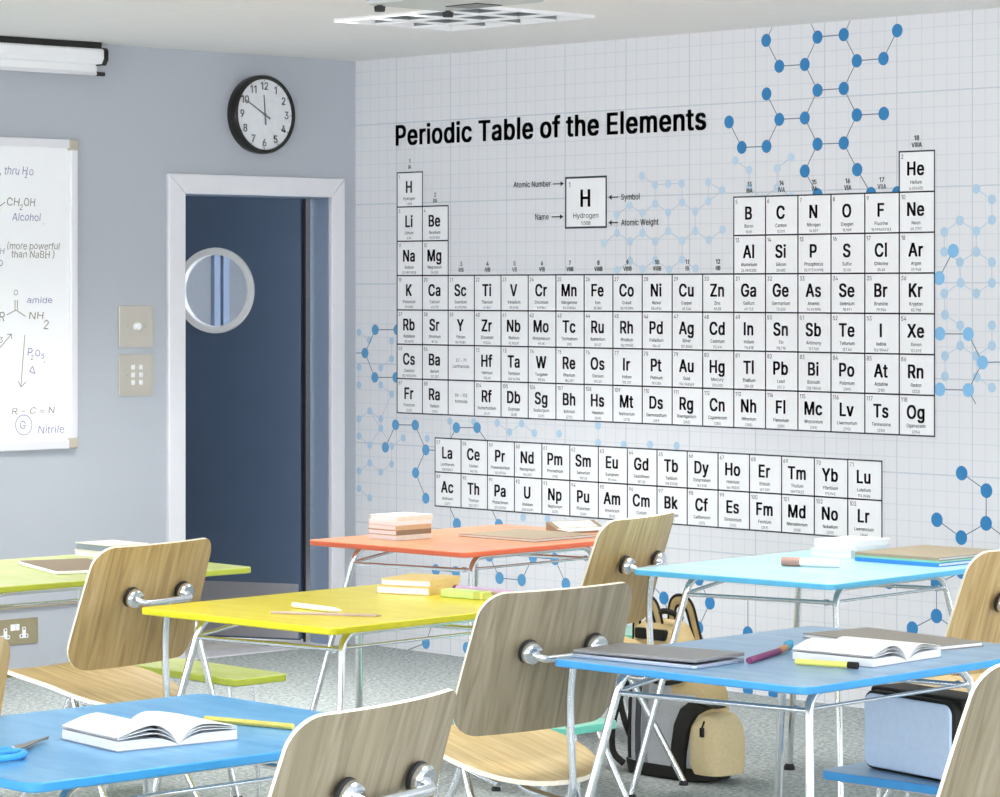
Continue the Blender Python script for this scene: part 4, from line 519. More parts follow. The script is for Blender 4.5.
# ------------------------------------------------------------------ the printed wall
class Wall:
    def __init__(s, y): s.y = y
    def at(s, X, Z): return lambda u, v: (X+u, s.y, Z+v)
def flat_rect(bm, x0, x1, z0, z1, y):
    bm.faces.new([bm.verts.new(p) for p in ((x0, y, z0), (x1, y, z0), (x1, y, z1), (x0, y, z1))])
def child_struct(name, bm, m, parent=wr):
    o = link(name, bm, m, parent, False); return struct(o)
TL = on_y(397.5, 172.9); BR = on_y(934.8, 436.4)
cw = (BR.x-TL.x)/18; rh = (TL.z-BR.z)/7
LTL = on_y(435.4, 437.8); LBR = on_y(882.2, 540)
lw_ = (LBR.x-LTL.x)/15; lh_ = (LTL.z-LBR.z)/2
ELS = """H Hydrogen 1.008;He Helium 4.002602;Li Lithium 6.94;Be Beryllium 9.0121831;B Boron 10.81;C Carbon 12.011;N Nitrogen 14.007;O Oxygen 15.999;F Fluorine 18.998403163;Ne Neon 20.1797;Na Sodium 22.98976928;Mg Magnesium 24.305;Al Aluminium 26.9815385;Si Silicon 28.085;P Phosphorus 30.973761998;S Sulfur 32.06;Cl Chlorine 35.45;Ar Argon 39.948;K Potassium 39.0983;Ca Calcium 40.078;Sc Scandium 44.955908;Ti Titanium 47.867;V Vanadium 50.9415;Cr Chromium 51.9961;Mn Manganese 54.938044;Fe Iron 55.845;Co Cobalt 58.933194;Ni Nickel 58.6934;Cu Copper 63.546;Zn Zinc 65.38;Ga Gallium 69.723;Ge Germanium 72.630;As Arsenic 74.921595;Se Selenium 78.971;Br Bromine 79.904;Kr Krypton 83.798;Rb Rubidium 85.4678;Sr Strontium 87.62;Y Yttrium 88.90584;Zr Zirconium 91.224;Nb Niobium 92.90637;Mo Molybdenum 95.95;Tc Technetium (98);Ru Ruthenium 101.07;Rh Rhodium 102.90550;Pd Palladium 106.42;Ag Silver 107.8682;Cd Cadmium 112.414;In Indium 114.818;Sn Tin 118.710;Sb Antimony 121.760;Te Tellurium 127.60;I Iodine 126.90447;Xe Xenon 131.293;Cs Caesium 132.90545196;Ba Barium 137.327;La Lanthanum 138.90547;Ce Cerium 140.116;Pr Praseodymium 140.90766;Nd Neodymium 144.242;Pm Promethium (145);Sm Samarium 150.36;Eu Europium 151.964;Gd Gadolinium 157.25;Tb Terbium 158.92535;Dy Dysprosium 162.500;Ho Holmium 164.93033;Er Erbium 167.259;Tm Thulium 168.93422;Yb Ytterbium 173.045;Lu Lutetium 174.9668;Hf Hafnium 178.49;Ta Tantalum 180.94788;W Tungsten 183.84;Re Rhenium 186.207;Os Osmium 190.23;Ir Iridium 192.217;Pt Platinum 195.084;Au Gold 196.966569;Hg Mercury 200.592;Tl Thallium 204.38;Pb Lead 207.2;Bi Bismuth 208.98040;Po Polonium (209);At Astatine (210);Rn Radon (222);Fr Francium (223);Ra Radium (226);Ac Actinium (227);Th Thorium 232.0377;Pa Protactinium 231.03588;U Uranium 238.02891;Np Neptunium (237);Pu Plutonium (244);Am Americium (243);Cm Curium (247);Bk Berkelium (247);Cf Californium (251);Es Einsteinium (252);Fm Fermium (257);Md Mendelevium (258);No Nobelium (259);Lr Lawrencium (266);Rf Rutherfordium (267);Db Dubnium (268);Sg Seaborgium (269);Bh Bohrium (270);Hs Hassium (269);Mt Meitnerium (278);Ds Darmstadtium (281);Rg Roentgenium (282);Cn Copernicium (285);Nh Nihonium (286);Fl Flerovium (289);Mc Moscovium (289);Lv Livermorium (293);Ts Tennessine (294);Og Oganesson (294)""".split(';')
def cell_of(z):
    if z == 1: return 0, 0
    if z == 2: return 17, 0
    for r_, (a, b) in enumerate(((3, 10), (11, 18)), 1):
        if a <= z <= b: k = z-a; return (k if k < 2 else k+10), r_
    if 19 <= z <= 36: return z-19, 3
    if 37 <= z <= 54: return z-37, 4
    for r_, a in ((5, 55), (6, 87)):
        k = z-a
        if 0 <= k <= 1: return k, r_
        if 17 <= k <= 31: return k-14, r_
    return None
bg = bmesh.new(); ink = bmesh.new(); lin = bmesh.new()
YB, YL, YT = -.0012, -.0018, -.0024
LWD = .0055
def frame_rect(x0, x1, z0, z1, w=LWD):
    for a in ((x0-w/2, x1+w/2, z0-w/2, z0+w/2), (x0-w/2, x1+w/2, z1-w/2, z1+w/2), (x0-w/2, x0+w/2, z0, z1), (x1-w/2, x1+w/2, z0, z1)):
        flat_rect(lin, *a, YL)
def element(z, x, ztop, w, h, big=True):
    sym, name, wt = ELS[z-1].split(' ')
    flat_rect(bg, x, x+w, ztop-h, ztop, YB); frame_rect(x, x+w, ztop-h, ztop)
    P = lambda fx, fz: Wall(YT).at(x+w*fx, ztop-h*fz)
    put_text(ink, str(z), P(.06, .175), h*.105, align='l', narrow=.95)
    put_text(ink, sym, P(.47, .585), h*.325, maxw=w*.84, bold=.05, narrow=.92)
    put_text(ink, name, P(.48, .80), h*.086, maxw=w*.9, narrow=.95, bold=.008)
    put_text(ink, wt, P(.48, .945), h*.07, maxw=w*.66, narrow=.95)
for z in range(1, 119):
    c = cell_of(z)
    if c: element(z, TL.x+c[0]*cw, TL.z-c[1]*rh, cw, rh)
    elif 57 <= z <= 71: element(z, LTL.x+(z-57)*lw_, LTL.z, lw_, lh_)
    else: element(z, LTL.x+(z-89)*lw_, LTL.z-lh_, lw_, lh_)
for r_, (a, b) in ((5, ('57 - 71', 'Lanthanoids')), (6, ('89 - 103', 'Actinoids'))):
    x, zt_ = TL.x+2*cw, TL.z-r_*rh
    flat_rect(bg, x, x+cw, zt_-rh, zt_, YB); frame_rect(x, x+cw, zt_-rh, zt_)
    put_text(ink, a, Wall(YT).at(x+cw/2, zt_-rh*.47), rh*.09, maxw=cw*.8); put_text(ink, b, Wall(YT).at(x+cw/2, zt_-rh*.64), rh*.09, maxw=cw*.8)
ROM = ['IA', 'IIA', 'IIIB', 'IVB', 'VB', 'VIB', 'VIIB', 'VIIIB', 'VIIIB', 'VIIIB', 'IB', 'IIB', 'IIIA', 'IVA', 'VA', 'VIA', 'VIIA', 'VIIIA']
TOPROW = [0, 1]+[3]*10+[1]*5+[0]
for i, s_ in enumerate(ROM):
    zt_ = TL.z-TOPROW[i]*rh
    put_text(ink, str(i+1), Wall(YT).at(TL.x+(i+.5)*cw, zt_+rh*.27), rh*.115, bold=.03)
    put_text(ink, s_, Wall(YT).at(TL.x+(i+.5)*cw, zt_+rh*.10), rh*.115, bold=.03, narrow=.9)
# key
k0, k1 = on_y(566, 178), on_y(606.5, 227)
w, h = k1.x-k0.x, k0.z-k1.z
flat_rect(bg, k0.x, k1.x, k1.z, k0.z, YB); frame_rect(k0.x, k1.x, k1.z, k0.z, .008)
P = lambda fx, fz: Wall(YT).at(k0.x+w*fx, k0.z-h*fz)
put_text(ink, '1', P(.08, .19), h*.10, align='l'); put_text(ink, 'H', P(.49, .58), h*.33, bold=.05, narrow=.95)
put_text(ink, 'Hydrogen', P(.5, .81), h*.10, maxw=w*.62, fit=True); put_text(ink, '1.008', P(.5, .95), h*.075)
def arrow(pa, pb, right):
    a, b = on_y(*pa), on_y(*pb); zz = (a.z+b.z)/2; hw = .0022; L = .018
    flat_rect(ink, min(a.x, b.x), max(a.x, b.x), zz-hw, zz+hw, YT)
    tip, s_ = (max(a.x, b.x), -1) if right else (min(a.x, b.x), 1)
    ink.faces.new([ink.verts.new(q) for q in ((tip, YT-.0002, zz), (tip+s_*L, YT-.0002, zz+.011), (tip+s_*L, YT-.0002, zz-.011))])
for s_, x_, y_, al, arr in (('Atomic Number', 551, 186.5, 'r', ((553.5, 183.8), (564, 183.8), True)), ('Name', 549, 219.5, 'r', ((552, 216.8), (563.5, 216.8), True)),
                          ('Symbol', 621.5, 200, 'l', ((609, 197.2), (618.5, 197.2), False)), ('Atomic Weight', 621.5, 225.5, 'l', ((609, 222.6), (618.5, 222.6), False))):
    q = on_y(x_, y_); put_text(ink, s_, Wall(YT).at(q.x, q.z), .024, align=al, bold=.012, narrow=.92); arrow(*arr)
# title
q = on_y(396, 145.3); q1 = on_y(706.5, 131.5); cap = on_y(396, 125.8).z-on_y(396, 145.3).z
put_text(ink, 'Periodic Table of the Elements', Wall(YT).at(q.x, q.z), cap, maxw=q1.x-q.x, align='l', bold=.05, fit=True)
child_struct('table_cell_print', bg, 'cell_white'); child_struct('table_line_print', lin, 'ink_line'); child_struct('lettering_print', ink, 'ink')

# molecules printed on the wall
def unique(pts, tol=4):
    out = []
    for p in pts:
        if all(math.hypot(p[0]-q[0], p[1]-q[1]) > tol for q in out): out.append(p)
    return out
def molecule(name, dots, bonds, r, colour, bondmat, layer, wid=.004):
    bm = bmesh.new(); y = -.0004-layer*.00012
    pts = [on_y(a, b) for a, b in dots]
    def p_of(i): return pts[i] if isinstance(i, int) else on_y(*i)
    for i, j in bonds:
        a, b = p_of(i), p_of(j); d = (b-a).normalized(); nrm = Vector((-d.z, 0, d.x))*wid/2
        f = bm.faces.new([bm.verts.new((q.x, y, min(q.z, ROOMH-.001))) for q in (a-nrm, b-nrm, b+nrm, a+nrm)]); f.material_index = 1
    for p in pts:
        if p.z > .01 and p.z < ROOMH: bm.faces.new([bm.verts.new((p.x+r*math.cos(2*PI*k/24), y-.00005, p.z+r*math.sin(2*PI*k/24))) for k in range(24)])
    child_struct(name, bm, [colour, bondmat])
def cropA(l): return [(660+a/2.747, b/2.747) for a, b in l]
def cropB(l): return [(340+a/2.747, 250+b/2.747) for a, b in l]
def cropC(l): return [(660+a/2.747, 250+b/2.747) for a, b in l]
def cropD(l): return [(340+a/2.747, b/2.747) for a, b in l]
def near(pts, lo, hi, skip=()):
    """bond every pair of printed atoms whose spacing on the wall is one bond length"""
    w = [on_y(*p) for p in pts]; out = []
    for i in range(len(w)):
        for j in range(i):
            if lo < (w[i]-w[j]).length < hi: out.append((i, j))
    return out
MT = cropA([(292, 111), (328, 182), (398, 177), (433, 102), (505, 95), (541, 167), (614, 161), (652, 84), (433, 248), (505, 243), (541, 316), (615, 312), (398, 324), (328, 328), (293, 258), (293, 402), (225, 405), (190, 335), (433, 396), (505, 393), (398, 470), (542, 466), (433, 535), (580, 532), (652, 530)])
molecule('molecule_print', MT, [(0, 1), (1, 2), (2, 3), (3, 4), (4, 5), (5, 6), (6, 7), (2, 8), (8, 9), (9, 5), (9, 10), (10, 11), (8, 12), (12, 13), (13, 14), (13, 15), (15, 16), (16, 17), (12, 18), (18, 19), (19, 10), (18, 20), (19, 21), (20, 22), (21, 23),
    (0, (772.5, 25.5)), (3, (811, 23.5)), (4, (850.5, 20.5))], .0255, 'blue_dark', 'bond', 3)
MR = cropC([(767, 77), (806, 2), (769, 230), (847, 231), (886, 309), (847, 385), (769, 383)])
molecule('molecule_print', MR, [(0, 1), (2, 3), (3, 4), (4, 5), (5, 6), (4, (1000, 362)), (5, (976, 404))], .0255, 'blue_light', 'bond', 3)
MB = cropC([(829, 613), (897, 661), (896, 751), (828, 790), (761, 741)])+[(889, 582), (936.6, 583.8), (936.6, 616), (912.5, 628.5), (962, 571.7)]
molecule('molecule_print', MB, [(0, 1), (1, 2), (2, 3), (3, 4), (2, (1003, 536)), (6, 7), (7, 8), (7, (952, 627)), (6, 9), (6, (925, 577)), (8, (895, 640))], .027, 'blue_dark', 'bond', 3)
MC = [(699, 579), (710, 603), (698.6, 627.8), (748, 633), (664, 598), (748, 690), (773.5, 694), (812, 690)]
molecule('molecule_print', MC, [(0, 1), (1, 2), (2, (679, 625)), (2, (707, 648)), (4, (668, 612)), (4, (655, 588)), (3, (748, 600)), (5, (730, 680)), (6, (790, 680))], .0265, 'blue_dark', 'bond', 3)
MD = [(457, 524), (499, 525), (489.4, 555.7), (499.7, 578), (521.8, 580), (533, 557), (555, 559), (566, 584), (436, 570), (456, 572), (426, 643), (467, 648), (395, 655)]
molecule('molecule_print', MD, [(0, (449, 505)), (1, (490, 505)), (2, 3), (3, 4), (4, 5), (6, 7), (5, 6), (8, 9), (2, (480, 548)), (10, (433, 622)), (10, 12), (11, (480, 660)), (0, 2)], .026, 'blue_mid', 'bond', 3)
ME = cropB([(97, 219), (157, 219), (69, 283), (96, 350), (154, 350), (153, 480), (207, 481), (125, 542), (236, 549), (320, 488), (377, 488), (208, 612), (236, 682)])
molecule('molecule_print', ME, [(0, 1), (0, 2), (2, 3), (3, 4), (2, (356, 353)), (5, 6), (5, 7), (6, 8), (8, 11), (11, 12), (9, 10), (9, (450, 440)), (8, (440, 450.5)), (10, (486, 440))], .0235, 'blue_mid', 'bond', 3)
P1 = cropB([(52, 226), (81, 247), (142, 249), (52, 322), (112, 323), (142, 299), (52, 371), (112, 371), (142, 396), (82, 442), (52, 464), (112, 464), (52, 511), (112, 490), (82, 536), (174, 516), (142, 539), (82, 585), (142, 588), (112, 610), (52, 607), (52, 655), (82, 681), (240, 518), (302, 470), (368, 472), (432, 475), (466, 500), (499, 477), (534, 503), (602, 505), (709, 482), (709, 530), (780, 535), (852, 535), (925, 538), (503, 735), (570, 738)])
P1 = unique(P1)
molecule('molecule_print', P1, near(P1, .03, .135), .0165, 'blue_pale', 'bond_pale', 1, .003)
P2 = cropD([(830, 483), (866, 508), (866, 560), (796, 564), (760, 590), (831, 585), (902, 583), (761, 640), (797, 663), (831, 640), (866, 663), (902, 635), (726, 668), (797, 717), (761, 742), (831, 740), (866, 715), (904, 740), (902, 505)])+cropA([(60, 504), (61, 556), (97, 581), (133, 553), (133, 500), (171, 523), (24, 584), (24, 635), (61, 661), (97, 635), (134, 659), (172, 631), (61, 713), (98, 738), (24, 740), (207, 441), (245, 467), (322, 462), (361, 432), (245, 515), (282, 545), (322, 515), (361, 540)])
P2 = unique(P2)
molecule('molecule_print', P2, near(P2, .05, .104), .017, 'blue_faint', 'bond_pale', 1, .003)
P3 = cropA([(869, 519), (912, 548), (912, 604), (824, 606), (781, 637), (869, 635), (869, 692), (912, 720), (824, 720), (781, 692), (826, 777), (912, 777), (781, 806), (869, 806)])+cropC([(783, 178), (825, 207), (912, 207), (825, 263), (912, 263), (783, 291), (783, 347), (870, 349), (912, 378), (868, 291)])
P3 = unique(P3)
molecule('molecule_print', P3, near(P3, .05, .112), .018, 'blue_pale', 'bond_pale', 1, .003)

# ------------------------------------------------------------------ things on the grey wall
def wall_matrix(px, py, x=0.0):      # local x -> along wall (image right), local y -> up, local z -> out of the wall
    p = on_x(px, py, x); return Matrix(((0, 0, 1, p.x), (1, 0, 0, p.y), (0, 1, 0, p.z), (0, 0, 0, 1)))
def wall_thing(name, label, cat, px, py, x=0.0, group=None):
    o = thing(name, label, cat, group=group); o.matrix_world = wall_matrix(px, py, x); return o
# clock
t = wall_thing('wall_clock', 'round black rimmed wall clock above the door showing ten to twelve', 'clock', 257.6, 115)
cr = .168
bm = bmesh.new(); lathe(bm, [(0, .001), (cr, .001), (cr+.003, .02), (cr+.002, .05), (cr-.004, .058), (cr-.014, .058), (cr-.016, .046), (0, .046)], 64); link('rim', bm, 'black_gloss', t)
M['clock_face'] = plain('clock_face_white', 'dfe2e6', .6)
M['clock_ink'] = plain('clock_grey_numerals', '74797f', .6)
bm = bmesh.new(); lathe(bm, [(0, .0475), (cr-.016, .0475), (cr-.016, .0462), (0, .0462)], 56); link('face', bm, 'clock_face', t)
bm = bmesh.new()
for h_ in range(1, 13):
    a = PI/2-h_*PI/6; rr = cr*.73
    bm = bmesh.new(); put_text(bm, str(h_), lambda u, v: (rr*math.cos(a)+u, rr*math.sin(a)-.015+v, .0482), .032, bold=.035, narrow=.95); link('numeral', bm, 'clock_ink', t, False)
    bm = bmesh.new(); q = cr*.875; bm.faces.new([bm.verts.new((q*math.cos(a)+.003*math.cos(k*PI/4), q*math.sin(a)+.003*math.sin(k*PI/4), .0482)) for k in range(8)]); link('minute_mark', bm, 'clock_ink', t, False)
def hand(name, ang, L, tail, w, z):
    bm = bmesh.new(); c_, s_ = math.cos(ang), math.sin(ang)
    prism(bm, [(-tail*c_-w*s_, -tail*s_+w*c_), (-tail*c_+w*s_, -tail*s_-w*c_), (L*c_+w*.5*s_, L*s_-w*.5*c_), (L*c_-w*.5*s_, L*s_+w*.5*c_)], z, z+.0015); link(name, bm, 'clock_ink', t, False)
hand('minute_hand', PI/2-50*PI/30, .118, .035, .004, .050); hand('hour_hand', PI/2-11.85*PI/6, .085, .045, .004, .052)
bm = bmesh.new(); lathe(bm, [(0, .055), (.006, .055), (.006, .048), (0, .048)], 16); link('pivot', bm, 'clock_ink', t)

# whiteboard
b0, b1 = on_x(78.3, 139.8, .027), on_x(78.3, 448.3, .027)
YR = b0.y; ZT, ZB = b0.z, b1.z; YLft = YR-1.7
t = thing('whiteboard', 'aluminium framed whiteboard covered in handwritten chemistry notes', 'whiteboard', (0, (YR+YLft)/2, (ZT+ZB)/2))
yc, zc_ = (YR+YLft)/2, (ZT+ZB)/2; hw, hh = (YR-YLft)/2, (ZT-ZB)/2
bm = bmesh.new(); box(bm, .002, .012, -hw+.02, hw-.02, -hh+.02, hh-.02); M['board'] = plain('board_enamel', 'f7f8fa', .3, vary=.005); link('panel', bm, 'board', t, False)
fw = .036; cl = .045
for nm, r in (('top', (-hw+cl, hw-cl+.005, hh-fw, hh)), ('bot', (-hw+cl, hw-cl+.005, -hh, -hh+fw)), ('r', (hw-fw, hw, -hh+cl-.005, hh-cl+.005)), ('l', (-hw, -hw+fw, -hh+cl, hh-cl))):
    bm = bmesh.new(); box(bm, .001, .026, *r); link('frame_rail', bm, 'alu', t, False, bevel=.004)
M['corner_grey'] = plain('corner_cap_greige', 'b9b1a2', .5)
for sy, sz in ((1, 1), (1, -1), (-1, 1), (-1, -1)):
    bm = bmesh.new(); y0, y1 = sorted((sy*hw, sy*(hw-cl))); z0, z1 = sorted((sz*hh, sz*(hh-cl)))
    box(bm, .0, .030, min(y0, y1), max(y0, y1)+(.002 if sy > 0 else 0), z0, z1); link('corner_cap', bm, 'corner_grey', t, False, bevel=.008, seg=3)
M['pen_brown'] = plain('marker_brown', '8d8579', .7); M['pen_violet'] = plain('marker_violet', '8b88b4', .7)
def board_xy(px, py): p = on_x(px, py, .0125); return p.y-yc, p.z-zc_
def scrawl(mt, s, px, py, hpx, pxr=None, slope=0.0):
    bm = bmesh.new()
    y, z = board_xy(px, py); y2, _ = board_xy(pxr, py) if pxr else (None, None)
    put_text(bm, s, lambda u, v: (.0128, y+u+v*.12, z+v+u*slope+.0015*math.sin(u*190)), hpx/225*.9, maxw=(y2-y) if pxr else None, fit=bool(pxr), align='l')
    link('handwriting', bm, mt, t, False)
def stroke(mt, pts, w=.0035):
    bm = bmesh.new()
    q = [board_xy(*p) for p in pts]
    for a, b in zip(q, q[1:]):
        d = Vector((b[0]-a[0], b[1]-a[1])); d = d.normalized() if d.length > 0 else Vector((1, 0)); n_ = Vector((-d.y, d.x))*w/2
        bm.faces.new([bm.verts.new((.0129, x_, z_)) for x_, z_ in ((a[0]-n_.x, a[1]-n_.y), (b[0]-n_.x, b[1]-n_.y), (b[0]+n_.x, b[1]+n_.y), (a[0]+n_.x, a[1]+n_.y))])
    link('pen_stroke', bm, mt, t, False)
V_, B_ = 'pen_violet', 'pen_brown'
scrawl(V_, ', thru H', 0, 174, 8, 27); scrawl(V_, '2', 24.5, 178, 5); scrawl(V_, 'O', 29, 175.5, 6, 33)
scrawl(B_, 'CH', 6.5, 205.5, 8, 19); scrawl(B_, '2', 19.5, 210, 5.5); scrawl(B_, 'OH', 23.5, 206, 8, 34.5); stroke(B_, [(0, 206), (5, 202)])
scrawl(V_, 'Alcohol', 12, 220.5, 7.5, 40); scrawl(V_, '.', 43, 224.5, 6)
scrawl(B_, "(more powerful", 7, 249, 7, 59); scrawl(B_, 'than NaBH )', 11, 257.5, 7, 54); scrawl(B_, '4', 44.5, 259, 3.5)
scrawl(V_, 'H', 0, 254, 6); scrawl(V_, 'O', -2, 266, 6)
scrawl(B_, 'O', 13.5, 295.5, 5.5); stroke(B_, [(15, 300), (15, 310)]); stroke(B_, [(17.3, 300), (17.3, 310)])
stroke(B_, [(6.5, 315), (16, 310), (25.5, 316.5)]); scrawl(B_, 'R', -1, 321, 9); scrawl(B_, 'NH', 29, 319, 7, 43); scrawl(B_, '2', 43.5, 329, 9)
scrawl(V_, 'amide', 27, 303, 6, 52)
stroke(B_, [(0, 347.5), (11.5, 334)]); stroke(B_, [(7, 334.5), (11.5, 334), (11.3, 339)]); scrawl(B_, '3', -1, 343, 6)
stroke(B_, [(24.8, 335), (20.8, 387)]); stroke(B_, [(18, 381), (21, 387), (26.3, 381.5)])
scrawl(V_, 'P', 27.5, 356, 8); scrawl(V_, '2', 30.5, 360, 5); scrawl(V_, 'O', 35, 356.5, 6.5); scrawl(V_, '5', 41, 359, 5.5); scrawl(V_, ',', 44, 362, 6)
stroke(V_, [(29.5, 372), (32.5, 366), (35, 373.5), (29.5, 371.5)])
scrawl(B_, 'R - C = N', 12, 414.5, 6.5, 54)
scrawl(V_, 'G', 19.5, 429, 8); stroke(V_, [(23.7+8.2*math.cos(k*PI/12), 425+10*math.sin(k*PI/12)) for k in range(25)])
scrawl(V_, 'Nitrile', 38, 433.5, 7.5, 64)

# projection screen housing
e0 = on_x(102.5, 49, .095); e1_ = on_x(102.5, 64, .095)
YE = e0.y; zt_, zb_ = e0.z, e1_.z
SL = 2.2
t = thing('projection_screen', 'white roll up projector screen case fixed high beside the whiteboard', 'projector screen', (0, YE-SL/2, zb_))
h_ = zt_-zb_
prof = [(.01, h_), (.095, h_), (.105, h_-.008), (.105, .02), (.09, 0), (.01, 0)]
bm = bmesh.new()
a = [bm.verts.new((x, -SL/2, z)) for x, z in prof]; b = [bm.verts.new((x, SL/2, z)) for x, z in prof]
bm.faces.new(a); bm.faces.new(b[::-1])
for i in range(6): bm.faces.new((a[i], a[(i+1) % 6], b[(i+1) % 6], b[i]))
link('case', bm, 'white', t, False)
for sgn in (1, -1):
    bm = bmesh.new(); y0, y1 = sorted((sgn*SL/2, sgn*(SL/2+.02)))
    pr2 = [(.002, h_+.004), (.097, h_+.004), (.109, h_-.006), (.109, .016), (.092, -.006), (.002, -.006)]
    a = [bm.verts.new((x, y0, z)) for x, z in pr2]; b = [bm.verts.new((x, y1, z)) for x, z in pr2]
    bm.faces.new(a); bm.faces.new(b[::-1])
    for i in range(6): bm.faces.new((a[i], a[(i+1) % 6], b[(i+1) % 6], b[i]))
    link('end_cap', bm, 'black_gloss', t, False)
bm = bmesh.new(); FE = on_x(96.6, 66, .047).y-(YE-SL/2); box(bm, .045, .049, -SL/2, FE, -.034, 0); link('fabric', bm, 'paper', t, False)
tubeobj('bottom_bar', [(.047, -SL/2, -.038), (.047, FE-.004, -.038)], .008, 'alu', t)
tubeobj('bar_tip', [(.047, FE-.004, -.038), (.047, FE+.038, -.038)], .0095, 'black_gloss', t)
bm = bmesh.new(); box(bm, .01, .09, -SL/2, SL/2, h_, ROOMH-zb_-.001); link('mounting_strip', bm, 'black_gloss', t, False)

# switch plates and socket
M['brass'] = plain('brushed_brass', 'b5a98a', .42, .8, .03, 200)
def plate(name, label, cat, x0, x1, y0, y1, m='brushed'):
    t = wall_thing(name, label, cat, (x0+x1)/2, (y0+y1)/2)
    w = on_x(x1, (y0+y1)/2).y-on_x(x0, (y0+y1)/2).y; h = on_x((x0+x1)/2, y0).z-on_x((x0+x1)/2, y1).z
    bm = bmesh.new(); prism(bm, rrect(-w/2, w/2, -h/2, h/2, .004, 3), 0.0005, .006); link('plate', bm, m, t, False, bevel=.0015)
    return t, w, h
def screw(t, x, y):
    bm = bmesh.new(); lathe(bm, [(0, .0075), (.003, .0072), (.0036, .0058), (0, .0058)], 12, Matrix.Translation((x, y, 0))); box(bm, x-.003, x+.003, y-.0006, y+.0006, .0074, .0078); link('screw', bm, 'alu_dark', t, False)
t, w, h = plate('dimmer_switch', 'nickel wall plate with one round white dimmer knob, left of the door', 'light switch', 118.5, 152.5, 305.5, 347.5)
bm = bmesh.new(); lathe(bm, [(0, .026), (.013, .026), (.0155, .023), (.017, .008), (.017, .005), (0, .005)], 28, Matrix.Translation((.0, 0, 0))); link('knob', bm, 'white', t)
screw(t, -.045, 0); screw(t, .045, 0)
t, w, h = plate('keypad_switch', 'nickel wall plate with six small white buttons below the dimmer', 'light switch', 118.5, 152.5, 354, 396)
for i in range(2):
    for j in range(3):
        bm = bmesh.new(); x, y = -.018+i*.040, .033-j*.032; prism(bm, rrect(x-.0085, x+.0085, y-.0095, y+.0095, .002, 2), .005, .010); link('button', bm, 'white', t, False, bevel=.001)
        bm = bmesh.new(); lathe(bm, [(0, .0072), (.0022, .007), (.0024, .005), (0, .005)], 8, Matrix.Translation((x-.015, y+.008, 0))); link('indicator', bm, 'brushed', t)
screw(t, -.047, -.002); screw(t, .048, -.002)
t, w, h = plate('wall_socket', 'brass coloured double wall socket with white switch under the lime desk', 'wall socket', -10, 37.5, 619, 645, 'brass')
for sx_ in (-.045, .045):
    bm = bmesh.new(); o_ = [(-.006, .022), (.006, .022), (.008, .018), (.008, -.003), (.019, -.005), (.021, -.009), (.019, -.019), (-.019, -.019), (-.021, -.009), (-.019, -.005), (-.008, -.003), (-.008, .018)]
    prism(bm, [(sx_+a*1.05, -.006+b*1.1) for a, b in o_], .005, .0075); o = link('outlet', bm, 'white', t, False)
    for a, b in ((0, .011), (-.0125, -.018), (.0125, -.018)):
        bm = bmesh.new(); prism(bm, [(sx_+a-.003, b-.0035), (sx_+a+.003, b-.0035), (sx_+a+.003, b+.0035), (sx_+a-.003, b+.0035)], .0072, .0079)
        link('pin_hole', bm, 'black_rubber', o, False)
for sx_ in (-.010, .012):
    bm = bmesh.new(); prism(bm, rrect(sx_-.0105, sx_+.0105, .006, .032, .002, 2), .005, .009); link('rocker', bm, 'white', t, False, bevel=.001)
screw(t, w/2-.012, .004); screw(t, -w/2+.012, .004)

# ------------------------------------------------------------------ furniture
def sheet(rows, halfw, pos, thick, nx=14, mats=('oak', 'edge_ply', 'oak')):
    """bent plywood: rows of parameter t, half width halfw(t), pos(x, t); returns a bmesh with uv in metres"""
    bm = bmesh.new(); uv = bm.loops.layers.uv.new('UVMap'); e = 1e-3; top, bot = [], []; co = {}
    for t_ in rows:
        hw_ = halfw(t_); a, b = [], []
        for i in range(nx+1):
            x = hw_*math.sin((2*i/nx-1)*PI/2) if False else hw_*(2*i/nx-1)
            p = pos(x, t_); n_ = (pos(x+e, t_)-pos(x-e, t_)).cross(pos(x, t_+e)-pos(x, t_-e)).normalized()
            v = bm.verts.new(p); w = bm.verts.new(p-n_*thick); co[v] = co[w] = (x, t_); a.append(v); b.append(w)
        top.append(a); bot.append(b)
    def face(vs, mi):
        f = bm.faces.new(vs); f.material_index = mi
        for lp in f.loops: lp[uv].uv = co[lp.vert]
    n = len(rows)
    for r_ in range(n-1):
        for i in range(nx):
            face((top[r_][i], top[r_][i+1], top[r_+1][i+1], top[r_+1][i]), 0); face((bot[r_][i], bot[r_+1][i], bot[r_+1][i+1], bot[r_][i+1]), 2)
        face((top[r_][0], top[r_+1][0], bot[r_+1][0], bot[r_][0]), 1); face((top[r_][nx], bot[r_][nx], bot[r_+1][nx], top[r_+1][nx]), 1)
    for i in range(nx):
        face((top[0][i], bot[0][i], bot[0][i+1], top[0][i+1]), 1); face((top[-1][i], top[-1][i+1], bot[-1][i+1], bot[-1][i]), 1)
    return bm
def round_rows(L, r0, r1, mid=10, n=7):
    a = [r0*(1-math.cos(k/n*PI/2)) for k in range(n+1)]; b = [L-r1*(1-math.cos(k/n*PI/2)) for k in range(n, -1, -1)]
    m = [r0+(L-r0-r1)*k/mid for k in range(1, mid)]
    return a+m+b
def corner_w(W, L, r0, r1):
    def f(t_):
        w = W(t_)
        if t_ < r0: w -= r0-math.sqrt(max(0, r0*r0-(r0-t_)**2))
        if t_ > L-r1: w -= r1-math.sqrt(max(0, r1*r1-(t_-L+r1)**2))
        return w
    return f
LEAN = math.radians(17); BZ = .474; BL = .378
def back_pos(x, s): return Vector((x, -s*math.sin(LEAN)+.58*x*x-.10*(s-.2)**2+.004, BZ+s*math.cos(LEAN)))
SEATL = .50
